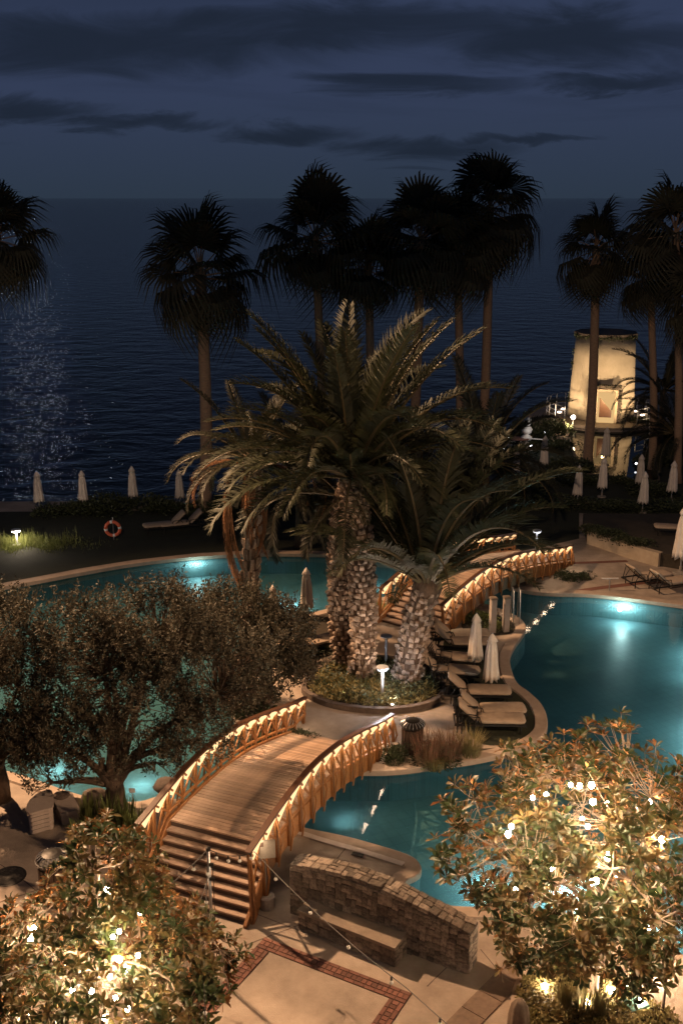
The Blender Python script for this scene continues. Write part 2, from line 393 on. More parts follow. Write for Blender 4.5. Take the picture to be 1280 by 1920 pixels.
def put(me, name, parent=None, loc=None, M=None, label=None, kind=None):
    o = bpy.data.objects.new(name, me); COL.objects.link(o)
    if parent is not None: o.parent = parent
    if M is not None: o.matrix_local = M
    if loc is not None: o.location = loc
    if label: o['label'] = label
    if kind: o['kind'] = kind
    return o
def tag(o, label, cat, group=None, kind=None):
    o['label'] = label; o['category'] = cat
    if group: o['group'] = group
    if kind: o['kind'] = kind
    return o
def thing(name, label, cat, loc=(0, 0, 0), rz=0, group=None):
    o = bpy.data.objects.new(name, None); COL.objects.link(o); o.location = loc; o.rotation_euler = (0, 0, rz); o.empty_display_size = .2
    return tag(o, label, cat, group)
def copy_tree(o, parent=None, loc=None, rz=None, label=None, scale=None):
    c = o.copy(); COL.objects.link(c); c.parent = parent
    for ch in list(o.children): copy_tree(ch, c)
    if loc is not None: c.location = loc
    if rz is not None: c.rotation_euler = (0, 0, rz)
    if label: c['label'] = label
    if scale: c.scale = (scale,) * 3
    return c
def struct(mb, name, m, smooth=False):
    o = mb.build(name, m, smooth=smooth); o['kind'] = 'structure'; return o
def stuff(mb, name, m, label, cat, parent=None, smooth=False):
    o = mb.build(name, m, parent, smooth=smooth); o['kind'] = 'stuff'
    if parent is None: o['label'] = label; o['category'] = cat
    return o
def interp(tab, s):
    if s <= tab[0][0]: return tab[0][1]
    for (a, va), (b, vb) in zip(tab, tab[1:]):
        if s <= b:
            t = (s - a) / (b - a); return va + (vb - va) * t
    return tab[-1][1]
def smooth_tab(tab, n=3):
    # resample a table and relax it, so that an arch has no kinks
    a, b = tab[0][0], tab[-1][0]; k = 80; ys = [interp(tab, a + (b - a) * i / k) for i in range(k + 1)]
    for _ in range(n * 12): ys = [ys[0]] + [(ys[i - 1] + ys[i] * 2 + ys[i + 1]) / 4 for i in range(1, k)] + [ys[-1]]
    return [(a + (b - a) * i / k, y) for i, y in enumerate(ys)]
def spline(pts, closed=True, sub=6):
    n = len(pts); o = []
    for i in range(n if closed else n - 1):
        g = lambda j: pts[j % n] if closed else pts[max(0, min(n - 1, j))]
        p0, p1, p2, p3 = g(i - 1), g(i), g(i + 1), g(i + 2)
        for k in range(sub):
            t = k / sub
            o.append(0.5 * ((2 * p1) + (p2 - p0) * t + (2 * p0 - 5 * p1 + 4 * p2 - p3) * t * t + (3 * p1 - p0 - 3 * p2 + p3) * t ** 3))
    if not closed: o.append(pts[-1].copy())
    return o
def area2(c): return sum(a.x * b.y - b.x * a.y for a, b in zip(c, c[1:] + c[:1])) / 2
def ccw(c): return c if area2(c) > 0 else c[::-1]
def offset(c, d):
    # positive d grows a counter-clockwise loop
    n = len(c); o = []
    for i in range(n):
        t = (c[(i + 1) % n] - c[i - 1]); t.z = 0
        if t.length < 1e-6: o.append(c[i].copy()); continue
        t.normalize(); o.append(c[i] + Vector((t.y, -t.x, 0)) * d)
    return o
def fill_poly(loops, z):
    loops = [[Vector((p.x, p.y, 0)) for p in l] for l in loops]
    flat = [p for l in loops for p in l]
    tris = geometry.tessellate_polygon(loops)
    out_ = []
    for t in tris:
        a, b, c = (flat[i] for i in t)
        out_.append(t if (b - a).cross(c - a).z > 0 else t[::-1])
    m = MB(); m.add([(p.x, p.y, z) for p in flat], out_); return m
def ring(loop_a, za, loop_b, zb, m=None):
    m = m or MB(); n = len(loop_a)
    m.add([(p.x, p.y, za) for p in loop_a] + [(p.x, p.y, zb) for p in loop_b], [(i, (i + 1) % n, n + (i + 1) % n, n + i) for i in range(n)])
    return m
def inside(p, loop):
    c = False; n = len(loop)
    for i in range(n):
        a, b = loop[i], loop[(i + 1) % n]
        if (a.y > p.y) != (b.y > p.y) and p.x < (b.x - a.x) * (p.y - a.y) / (b.y - a.y) + a.x: c = not c
    return c
def P2(l): return [at(*q) for q in l]
RND = random.Random

# ------------------------------------------------------------------ lagoon, ground, sea
outer_px = [(-110, 1430), (0, 1446), (60, 1463), (130, 1488), (200, 1505), (262, 1506), (300, 1497), (350, 1507), (430, 1525), (500, 1540), (572, 1556),
            (640, 1570), (693, 1584), (763, 1606), (785, 1624), (784, 1640), (757, 1658), (790, 1688), (850, 1703), (985, 1706), (1080, 1718), (1176, 1740), (1280, 1795),
            (1400, 1800), (1440, 1700), (1400, 1560), (1370, 1420), (1350, 1300), (1350, 1210), (1370, 1160), (1340, 1140), (1280, 1136), (1180, 1123), (1100, 1115), (1030, 1113), (985, 1108), (940, 1096),
            (880, 1075), (820, 1062), (745, 1053), (640, 1042), (500, 1039), (370, 1045), (250, 1058), (150, 1075), (60, 1092), (0, 1103), (-60, 1122), (-95, 1170), (-100, 1240), (-110, 1320), (-140, 1390)]
isle_px = [(610, 1443), (693, 1447), (751, 1445), (826, 1435), (900, 1424), (975, 1405), (1018, 1378), (1023, 1349), (1012, 1322), (990, 1300), (966, 1281), (955, 1252), (954, 1233), (962, 1214),
           (977, 1193), (984, 1180), (978, 1166), (962, 1154), (935, 1143), (900, 1132), (850, 1122), (790, 1117), (725, 1121), (685, 1127), (628, 1140), (545, 1163), (480, 1190), (440, 1225), (420, 1275),
           (432, 1330), (455, 1372), (490, 1400), (540, 1423)]
OUT = ccw(spline(P2(outer_px), True, 4)); ISL = ccw(spline(P2(isle_px), True, 4))
coast = [Vector(p) for p in [(-70, -12, 0), (70, -12, 0), (70, 86, 0), (26, 80, 0), (20, 76.5, 0), (14, 74.5, 0), (11, 66, 0), (7, 57, 0), (3, 51, 0), (-10, 49.5, 0), (-70, 48, 0)]]
coast = ccw(coast)
out_edge = offset(OUT, 0.0)
gm = fill_poly([coast, out_edge], 0.0)
struct(gm, 'ground', 'plaza')
struct(ring(coast, 0.0, offset(coast, 2.5), -7.0), 'cliff', 'rock')
WZ, FZ = -0.14, -0.85
# coping: a low rounded kerb round the lagoon and round the island
def coping(loop, name, sgn, w=0.34):
    a = offset(loop, -0.03 * sgn); b = offset(loop, w * sgn)
    m = MB(); seq = [(a, -0.10), (a, 0.035), (offset(loop, 0.0), 0.05), (offset(loop, (w - .03) * sgn), 0.05), (b, 0.0)]
    for (l1, z1), (l2, z2) in zip(seq, seq[1:]):
        if sgn > 0: ring(l2, z2, l1, z1, m)
        else: ring(l1, z1, l2, z2, m)
    return struct(m, name, 'coping')
coping(OUT, 'pool_coping', 1)
coping(ISL, 'island_coping', -1)
struct(fill_poly([ISL], 0.0), 'island_ground', 'plaza')
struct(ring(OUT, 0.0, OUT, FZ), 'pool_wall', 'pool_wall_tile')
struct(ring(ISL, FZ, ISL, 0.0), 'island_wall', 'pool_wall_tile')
big = offset(OUT, 0.3)
struct(fill_poly([OUT, ISL], FZ), 'pool_floor', 'pool_tile')
struct(fill_poly([OUT, ISL], WZ), 'pool_water', 'pool_water')
sea = MB(); sea.add([(-60000, 30, -6.5), (60000, 30, -6.5), (60000, 70000, -6.5), (-60000, 70000, -6.5)], [(0, 1, 2, 3)])
struct(sea, 'sea', 'sea_water')
# pale strip set in the paving along the near shore, skimmer lid
def ribbon(px, w, z, name, m):
    c = spline(P2(px), False, 5); mb = MB(); L_, R_ = [], []
    for i, p in enumerate(c):
        t = (c[min(i + 1, len(c) - 1)] - c[max(i - 1, 0)]); t.z = 0; t.normalize(); nrm = Vector((t.y, -t.x, 0))
        L_.append(p + nrm * w / 2); R_.append(p - nrm * w / 2)
    n = len(c); mb.add([(p.x, p.y, z) for p in L_ + R_], [(i, i + 1, n + i + 1, n + i) for i in range(n - 1)])
    for k, f in enumerate(mb.f):
        a, b, d = (Vector(mb.v[i]) for i in f[:3])
        if (b - a).cross(d - a).z < 0: mb.f[k] = f[::-1]
    return struct(mb, name, m)
ribbon([(540, 1557), (600, 1577), (680, 1600), (756, 1624)], 0.16, 0.056, 'paving_strip', 'pale_strip')
lid = MB().box(at(670, 1607) + Vector((0, 0, .062)), (0.26, 0.12, 0.012), Matrix.Rotation(R(-24), 3, 'Z'))
tag(lid.build('skimmer_lid', 'dark_metal'), 'small dark skimmer lid set in the near pool edge', 'drain cover')
for i, q in enumerate(([(0, 1692), (40, 1679), (82, 1665)], [(800, 1850), (812, 1838), (852, 1800)], [(700, 1920), (750, 1884), (772, 1864)], [(560, 1735), (480, 1765), (420, 1790)],
                       [(-100, 1560), (30, 1640), (100, 1700)], [(560, 1745), (470, 1710), (440, 1700)], [(900, 1780), (940, 1830), (985, 1900)], [(600, 1655), (640, 1600), (660, 1578)])):
    ribbon(q, 0.018, 0.005, 'paving_joint', 'mortar')
# red bands in the paving beyond the far bridge
ribbon([(1057, 1056), (1100, 1055), (1150, 1053), (1175, 1052)], 0.25, 0.005, 'red_paving_band', 'brick_red')
ribbon([(1080, 1109), (1120, 1103), (1160, 1098), (1220, 1091), (1290, 1086)], 0.30, 0.005, 'red_paving_band', 'brick_red')
# dark lawn on the far left bank, garden soil behind everything else
lawn_px = [(-700, 1215), (-420, 1170), (-150, 1122), (0, 1094), (60, 1083), (150, 1066), (250, 1050), (370, 1037), (500, 1031), (640, 1034), (745, 1045), (820, 1052), (880, 1062), (940, 1046), (1040, 1020),
           (1085, 1010), (1085, 962), (1280, 975), (1500, 985), (1500, 800), (1230, 795), (1010, 835), (900, 915), (700, 945), (300, 957), (-700, 966)]
struct(fill_poly([P2(lawn_px)], 0.004), 'lawn', 'lawn')

# ------------------------------------------------------------------ brick inlay in the plaza
br_me = MB().box((0, 0, 0), (1, 1, 1)).mesh('brick', 'brick_red')
inlay = thing('brick_inlay', 'diamond-shaped red brick border inlaid in the plaza before the stone bench', 'paving border', at(600, 1860))
def lay(loc, ln, wd, ang, parent, me, h=0.02, nm='brick'):
    M = Matrix.Translation(loc - parent.location) @ Matrix.Rotation(ang, 4, 'Z') @ Matrix.Diagonal((ln, wd, h, 1))
    return put(me, nm, parent, M=M)
A_, B_, A2, B2 = at(496, 1758), at(772, 1863), at(502, 1784), at(714, 1863)
rb = RND(3)
def band(o0, o1, i0, i1):
    d = (o1 - o0); ln = d.length; d.normalize(); nrm = Vector((d.y, -d.x, 0))
    if nrm.dot(i0 - o0) < 0: nrm = -nrm
    wd = (i0 - o0).dot(nrm); ang = math.atan2(d.y, d.x)
    bed = MB(); q = [o0, o1, o1 + nrm * wd, o0 + nrm * wd]; bed.box((o0 + o1) / 2 + nrm * wd / 2 + Vector((0, 0, .003)), (ln, wd, .006), Matrix.Rotation(ang, 3, 'Z'))
    bed.build('mortar_bed', 'mortar', inlay, world=True)
    n = int(ln / 0.105)
    for k in range(n):
        c = o0 + d * ((k + .5) * ln / n)
        lay(c + nrm * wd * .5 + Vector((0, 0, .007 + rb.uniform(0, .004))), ln / n - .018, wd - .20, ang + rb.uniform(-.02, .02), inlay, br_me)
    n = int(ln / 0.21)
    for k in range(n):
        c = o0 + d * ((k + .5) * ln / n)
        for off in (0.045, wd - .045):
            lay(c + nrm * off + Vector((0, 0, .007 + rb.uniform(0, .004))), ln / n - .016, .075, ang + rb.uniform(-.02, .02), inlay, br_me)
dA = (B_ - A_).normalized(); W_ = (A2 - A_).dot(Vector((dA.y, -dA.x, 0))); W_ = abs(W_)
nA = Vector((dA.y, -dA.x, 0)); nA = nA if nA.y < 0 else -nA
band(A_ + dA * 0, B_, A_ + nA * W_, B_ + nA * W_)
C_, D_ = A_ + nA * 3.3, B_ + nA * 3.0
inn = A_ + dA * W_
band(A_ + nA * (W_ + .01), C_, inn + nA * (W_ + .01), C_ + dA * W_)
band(B_ + nA * (W_ + .01), D_, B_ - dA * W_ + nA * (W_ + .01), D_ - dA * W_)

# slab strip at the lower right
strip = thing('slab_strip', 'brown stone slab strip crossing the plaza at the foot of the right tree', 'paving strip', at(900, 1890))
sl_me = MB().box((0, 0, 0), (1, 1, 1)).mesh('slab', 'slab')
p0, p1 = at(974, 1812), at(868, 1920); dd = (p1 - p0).normalized()
wv = (at(992, 1819) - at(955, 1811)); nn_ = Vector((dd.y, -dd.x, 0)); sw = 0.5
for k in range(6):
    c = p0 + dd * (0.2 + k * 0.56); lay(c + Vector((0, 0, .008)), .54, sw, math.atan2(dd.y, dd.x) + rb.uniform(-.01, .01), strip, sl_me, nm='slab')

# ------------------------------------------------------------------ rubble stone wall with bench
def chamfer_stone(rn):
    m = MB(); k = 0.5; vs = []; fs = []; c = 0.42
    def corner(sx, sy, sz):
        j = lambda: rn.uniform(-.11, .06)
        return [(sx * k, sy * c + j(), sz * c + j()), (sx * c + j(), sy * k, sz * c + j()), (sx * c + j(), sy * c + j(), sz * k)]
    idx = {}
    for sx in (-1, 1):
        for sy in (-1, 1):
            for sz in (-1, 1):
                idx[(sx, sy, sz)] = len(vs); vs += corner(sx, sy, sz)
    for ax in range(3):
        for s_ in (-1, 1):
            o = [(a, b) for a, b in ((-1, -1), (1, -1), (1, 1), (-1, 1))]
            f = []
            for a, b in o:
                t = [0, 0, 0]; t[ax] = s_; t[(ax + 1) % 3] = a; t[(ax + 2) % 3] = b; f.append(idx[tuple(t)] + ax)
            fs.append(tuple(f if s_ > 0 else f[::-1]))
    for a1, a2 in ((0, 1), (1, 2), (0, 2)):
        a3 = 3 - a1 - a2
        for s1 in (-1, 1):
            for s2 in (-1, 1):
                t = [0, 0, 0]; t[a1] = s1; t[a2] = s2; u = list(t); t[a3] = -1; u[a3] = 1
                i, j = idx[tuple(t)], idx[tuple(u)]; f = (i + a1, i + a2, j + a2, j + a1)
                nv = (Vector(vs[f[1]]) - Vector(vs[f[0]])).cross(Vector(vs[f[2]]) - Vector(vs[f[0]]))
                o = Vector((0, 0, 0)); o[a1] = s1; o[a2] = s2
                fs.append(f if nv.dot(o) > 0 else f[::-1])
    for (sx, sy, sz), i in idx.items():
        f = (i, i + 1, i + 2); nv = (Vector(vs[f[1]]) - Vector(vs[f[0]])).cross(Vector(vs[f[2]]) - Vector(vs[f[0]]))
        fs.append(f if nv.dot(Vector((sx, sy, sz))) > 0 else f[::-1])
    return m.add(vs, fs)
rs = RND(11)
stone_me = [chamfer_stone(rs).mesh('stone', 'stone') for _ in range(7)]
def cells(u0, u1, v0, v1, rn, tu, tv):
    w, h = u1 - u0, v1 - v0
    if w > tu * rn.uniform(.7, 1.9) and (w / tu >= h / tv):
        c = u0 + w * rn.uniform(.3, .7); return cells(u0, c, v0, v1, rn, tu, tv) + cells(c, u1, v0, v1, rn, tu, tv)
    if h > tv * rn.uniform(.7, 1.9):
        c = v0 + h * rn.uniform(.3, .7); return cells(u0, u1, v0, c, rn, tu, tv) + cells(u0, u1, c, v1, rn, tu, tv)
    return [(u0, u1, v0, v1)]
wl, wr_ = at(545, 1711), at(877, 1827)
wv_ = wr_ - wl; WLEN = wv_.length; wang = math.atan2(wv_.y, wv_.x)
wall = thing('stone_wall', 'curved-top rubble stone wall between the plaza and the near pool', 'wall', wl, wang)
def hw(u):
    return interp(HT, u)
# height of the wall's front top edge read off the photograph
def wall_h(px, py):
    d = ray(px, py); n = Vector((-math.sin(wang), math.cos(wang), 0)); t = (wl.x * n.x + wl.y * n.y) / (d.x * n.x + d.y * n.y)
    p = Vector((d.x * t, d.y * t, CAMH + d.z * t)); return ((p - wl).dot(Vector((math.cos(wang), math.sin(wang), 0))), p.z)
HT = smooth_tab(sorted([(0, 1.14)] + [wall_h(*q) for q in ((600, 1630), (660, 1645), (717, 1667), (759, 1689), (796, 1707), (837, 1728), (877, 1749))]), 2)
TH = 0.44
core = MB(); nseg = 24
for i in range(nseg):
    u0, u1 = WLEN * i / nseg, WLEN * (i + 1) / nseg; h0, h1 = hw(u0) - .035, hw(u1) - .035
    core.add([(u0, .035, 0), (u1, .035, 0), (u1, TH - .035, 0), (u0, TH - .035, 0), (u0, .035, h0), (u1, .035, h1), (u1, TH - .035, h1), (u0, TH - .035, h0)],
             [(4, 5, 6, 7), (0, 1, 5, 4), (2, 3, 7, 6)] + ([(0, 4, 7, 3)] if i == 0 else []) + ([(1, 2, 6, 5)] if i == nseg - 1 else []))
core.build('mortar_core', 'mortar', wall)
def stone(parent, c, size, M=None):
    c = Vector(c)
    Mx = Matrix.Translation(c) @ (M.to_4x4() if M is not None else Matrix.Identity(4)) @ Matrix.Rotation(rs.uniform(-.16, .16), 4, rs.choice('XYZ')) @ Matrix.Diagonal((*size, 1))
    put(rs.choice(stone_me), 'stone', parent, M=Mx)
for (a, b, c, d) in cells(0, WLEN, 0, 1, rs, 0.20, 0.14):
    u = (a + b) / 2; h = hw(u) - .08; z = (c + d) / 2 * h
    for (y, dep) in ((0.03, .09),):
        stone(wall, (u, y + rs.uniform(-.012, .012), z), ((b - a) - .008, dep, (d - c) * h - .006))
for (a, b, c, d) in cells(0, WLEN, 0, 1, rs, 0.40, 0.40):
    u = (a + b) / 2; h = hw(u) - .08; stone(wall, (u, TH - .03, (c + d) / 2 * h), ((b - a) - .008, .08, (d - c) * h - .006))
for (a, b, c, d) in cells(0, WLEN, 0, TH, rs, 0.19, 0.18):
    u = (a + b) / 2; sl = math.atan2(hw(b) - hw(a), b - a)
    stone(wall, (u, (c + d) / 2, hw(u) - .04 + rs.uniform(-.01, .012)), ((b - a) - .008, (d - c) - .006, .09), Matrix.Rotation(-sl, 3, 'Y'))
for (a, b, c, d) in cells(0, TH, 0, 1, rs, 0.22, 0.16):
    for uu in (0.03, WLEN - .03):
        h = hw(uu) - .08; stone(wall, (uu, (a + b) / 2, (c + d) / 2 * h), (.09, (b - a) - .006, (d - c) * h - .006))
# the bench in front of the wall
bl, brt = at(560, 1741), at(740, 1814); bq = brt - bl; BL = bq.length; bang = math.atan2(bq.y, bq.x)
bench = thing('stone_bench', 'rubble stone bench with smooth slab seat against the wall', 'bench', bl, bang)
DEP = 0.72
MB().box((BL / 2, DEP / 2 + .03, .19), (BL - .08, DEP - .08, .38)).build('mortar_core', 'mortar', bench)
for (a, b, c, d) in cells(0, BL, 0, .39, rs, 0.22, 0.15): stone(bench, ((a + b) / 2, .035, (c + d) / 2), (b - a - .01, .08, d - c - .008))
for (a, b, c, d) in cells(0, DEP, 0, .39, rs, 0.22, 0.15):
    for uu in (.03, BL - .03): stone(bench, (uu, (a + b) / 2, (c + d) / 2), (.08, b - a - .01, d - c - .008))
for k in range(3):
    MB().box((BL * (k + .5) / 3, DEP / 2 - .01, .425), (BL / 3 + (.02 if k != 1 else -.004), DEP + .06, .07)).build('seat_slab', 'stone_cap', bench)

# ------------------------------------------------------------------ wooden footbridges
def bridge(name, label, P0, axis_ang, width, s0, s1, deck_tab, rail_tab, step_n, step_s0, step_z0, bay, pitch, both=True):
    """local frame: x across from the left edge, y along the bridge, z up"""
    br = thing(name, label, 'bridge', P0, axis_ang)
    dt, rt = smooth_tab(deck_tab, 1), smooth_tab(rail_tab, 2)
    dz = lambda s: interp(dt, s); rz_ = lambda s: interp(rt, s)
    s = deck_tab[0][0]; end = deck_tab[-1][0]; rn = RND(5)
    pm = MB().box((width / 2, 0, 0), (width, pitch - .012, .035)).mesh('plank', 'deck')
    while s < end - pitch / 2:
        sm = s + pitch / 2; sl = math.atan2(dz(sm + .05) - dz(sm - .05), .1)
        put(pm, 'plank', br, M=Matrix.Translation((rn.uniform(-.004, .004), sm, dz(sm) - .02 + rn.uniform(-.002, .002))) @ Matrix.Rotation(sl + rn.uniform(-.008, .008), 4, 'X')); s += pitch
    top_s, top_z = deck_tab[0]
    run, rise = (top_s - step_s0) / step_n, (top_z - step_z0) / step_n
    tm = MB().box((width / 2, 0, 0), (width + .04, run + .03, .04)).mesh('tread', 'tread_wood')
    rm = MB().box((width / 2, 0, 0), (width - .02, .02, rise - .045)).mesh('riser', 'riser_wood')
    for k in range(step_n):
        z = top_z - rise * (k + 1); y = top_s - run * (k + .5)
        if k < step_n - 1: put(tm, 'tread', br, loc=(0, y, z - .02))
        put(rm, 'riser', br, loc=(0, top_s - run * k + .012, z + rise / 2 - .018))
    ns = 44
    def sweep(x, f_lo, f_hi, w, a, b, nm, m, mi2=None):
        mb = MB()
        vs, fs = [], []
        for i in range(ns + 1):
            q = a + (b - a) * i / ns; lo, hi = f_lo(q), f_hi(q)
            vs += [(x - w / 2, q, lo), (x + w / 2, q, lo), (x + w / 2, q, hi), (x - w / 2, q, hi)]
        for i in range(ns):
            o = i * 4
            for k in range(4): fs.append((o + k, o + 4 + k, o + 4 + (k + 1) % 4, o + (k + 1) % 4))
        fs += [(0, 1, 2, 3), (ns * 4 + 3, ns * 4 + 2, ns * 4 + 1, ns * 4)]
        mb.add(vs, [f[::-1] for f in fs][:-2] + [fs[-2], fs[-1]]); return mb.build(nm, m, br)
    lo_end = lambda q: dz(q) if q >= top_s else top_z + (q - top_s) * rise / run
    for x, sg in ((-.04, -1), (width + .04, 1)):
        sweep(x, lambda q: max(lo_end(q) - .42, -.05), lambda q: lo_end(q) + .04, .07, step_s0 + .02, end, 'side_beam', 'oiled_wood')
        xr = x + sg * .03
        sweep(xr, lambda q: rz_(q) - .05, lambda q: rz_(q), .13, s0, s1, 'handrail', 'rail_wood')
        lr = lambda q: max(lo_end(q) + .12, 0.1)
        sweep(xr, lambda q: lr(q), lambda q: lr(q) + .05, .05, s0 + .03, s1 - .03, 'lower_rail', 'oiled_wood')
        n = int(round((s1 - s0) / bay)); bw = (s1 - s0 - .1) / n
        for k in range(n + 1):
            q = s0 + .05 + k * bw; zl = max(lo_end(q) - .40, -.03)
            MB().bar((xr + sg * .045, q, zl), (xr, q, rz_(q) - .05), .05, .085, up=(0, 1, 0)).build('post', 'oiled_wood', br)
            if sg > 0 or both:
                MB().bar((xr + sg * .07, q, max(zl - .12, 0)), (xr + sg * .15, q, lo_end(q) + .06), .03, .045, up=(0, 1, 0)).bar((xr + sg * .15, q, lo_end(q) + .06), (xr + sg * .03, q, rz_(q) - .16), .03, .045, up=(0, 1, 0)).build('outrigger', 'oiled_wood', br)
            if k == n: break
            q2 = q + bw; hi = min(rz_(q), rz_(q2)) - .06
            za, zb = lr(q) + .05, lr(q2) + .05
            MB().bar((xr - .015, q + .04, za), (xr - .015, q2 - .04, rz_(q2) - .07), .028, .045).build('brace', 'oiled_wood', br)
            MB().bar((xr + .018, q + .04, rz_(q) - .07), (xr + .018, q2 - .04, zb), .028, .045).build('brace', 'oiled_wood', br)
            a_ = Vector((xr, q + bw * .16, rz_(q) - .25)); b_ = Vector((xr, q2 - .07, rz_(q2) - .085))
            led = MB(); led.bar(a_, b_, .11, .03)
            led.mi = [1 if i == 2 else 0 for i in range(6)]
            led.mi = [0, 0, 0, 0, 0, 0]
            # the face looking down carries the diodes, the rest is glowing diffuser
            mid = (a_ + b_) / 2; best = None
            for fi, f in enumerate(led.f):
                fc_ = sum((Vector(led.v[i]) for i in f), Vector()) / 4 - mid
                if fc_.z < 0 and abs(fc_.x) < .01 and abs(fc_.y) < .05: led.mi[fi] = 1
            led.build('light_strip', ['led_side', 'led_down'], br)
    return br
BA = math.atan2(-.3897, .9209)
b1 = bridge('wooden_bridge', 'near arched wooden footbridge over the pool with steps and lit railings', (-3.69 - .9209 * .0, 20.25, 0), BA, 2.42, -1.15, 7.1,
            [(0, 1.10), (.8, 1.14), (1.7, 1.13), (2.7, 1.06), (3.7, .90), (5.0, .55), (6.3, .14)],
            [(-1.2, 1.66), (-.2, 1.83), (.9, 1.98), (2.1, 1.99), (3.5, 1.78), (5.0, 1.38), (6.3, .98), (7.1, .80)],
            8, -1.32, 0.0, 0.60, 0.112)
P2b = at(708, 1170); a2 = R(38)
b2 = bridge('wooden_bridge', 'far arched wooden footbridge behind the palms with lit railings', (P2b.x, P2b.y, 0), -a2, 2.35, .2, 9.7,
            [(1.75, .80), (2.8, .92), (4.0, .96), (5.2, .90), (6.6, .74), (8.2, .42), (9.9, .06)],
            [(.2, 1.24), (1.5, 1.55), (2.6, 1.72), (4.0, 1.80), (5.4, 1.68), (6.8, 1.45), (8.2, 1.10), (9.7, .86)],
            7, 0.0, 0.0, 0.62, 0.12)

# ------------------------------------------------------------------ parasols, loungers, lamps, bins
def make_parasol(h=1.9):
    t = thing('closed_parasol', 'x', 'parasol', (0, 0, 0), 0, 'closed cream parasols round the pools')
    MB().tube([(0, 0, .04), (0, 0, h + .02)], .022, 8).build('pole', 'grey_paint', t, smooth=True)
    f = lambda tt, j: 1 + (.22 if j < 9 else .05) * math.cos(8 * tt + j * .25) + .06 * math.sin(3 * tt + j)
    z0 = .46; prof = [(.16, z0 + .03), (.215, z0), (.205, z0 + .15), (.185, z0 + .35), (.165, z0 + .6), (.15, z0 + .85), (.12, z0 + 1.08), (.10, z0 + 1.18), (.135, z0 + 1.2), (.12, z0 + 1.28), (.05, z0 + 1.40), (.012, z0 + 1.44)]
    m = MB().lathe(prof, 32, fold=f)
    for i, v in enumerate(m.v[32:64]):
        m.v[32 + i] = (v[0], v[1], v[2] - .05 * math.cos(8 * 2 * math.pi * i / 32))
    m.build('canopy', 'canvas', t, smooth=True)
    MB().lathe([(.2, 0), (.2, .05), (.04, .07), (.04, .2)], 16).build('base', 'concrete', t)
    return t
par = make_parasol()
spots = [(918, 1300, 1.0, 'wide closed cream parasol beside the loungers at the pool edge'),
         (889, 1258, 1.0, 'closed cream parasol standing between the upper island loungers'),
         (575, 1160, .98, 'closed cream parasol in front of the back pool, left of the palms'),
         (513, 1178, .82, 'short closed parasol left of the taller one before the back pool'),
         (75, 958, 1.0, 'closed parasol on the far bank, leftmost of the row'),
         (158, 956, 1.0, 'closed parasol on the far bank, second from the left'),
         (251, 949, 1.03, 'closed parasol on the far bank above the life ring'),
         (338, 950, .95, 'closed parasol on the far bank half hidden by hanging palm fronds'),
         (1081, 945, 1.0, 'closed parasol in the dark garden, nearest the raised bed corner'),
         (1127, 932, 1.05, 'closed parasol in the dark garden below the reflecting basin'),
         (1197, 922, 1.0, 'dim closed parasol just behind the brighter one right of the basin'),
         (1203, 961, 1.03, 'brighter closed parasol behind the raised bed'),
         (1257, 939, 1.04, 'closed parasol in the dark garden nearest the right edge'),
         (1018, 886, 1.05, 'dim closed parasol left of the tower path'),
         (966, 900, .9, 'dim closed parasol behind the palm fronds and the small lights'),
         (1133, 872, 1.1, 'dark closed parasol in front of the lit basin'),
         (1274, 1075, 1.45, 'closed parasol beside the loungers at the right edge')]
for i, (px, py, sc, lb) in enumerate(spots):
    p = at(px, py)
    if i == 0: par.location = p; par['label'] = lb; par.scale = (sc,) * 3
    else: copy_tree(par, None, p, random.uniform(0, 6), lb, sc)
slim = thing('slim_parasol', 'very slim furled parasol standing right of the lit tower', 'parasol', at(1217, 835))
MB().tube([(0, 0, 0), (.05, 0, 2.4)], .025, 6).build('pole', 'grey_paint', slim)
MB().tube([(.02, 0, .35), (.0, 0, .9), (-.06, 0, 1.5), (-.05, 0, 2.1), (.0, 0, 2.35)], [.07, .12, .10, .11, .03], 8).build('canopy', 'canvas', slim, smooth=True)

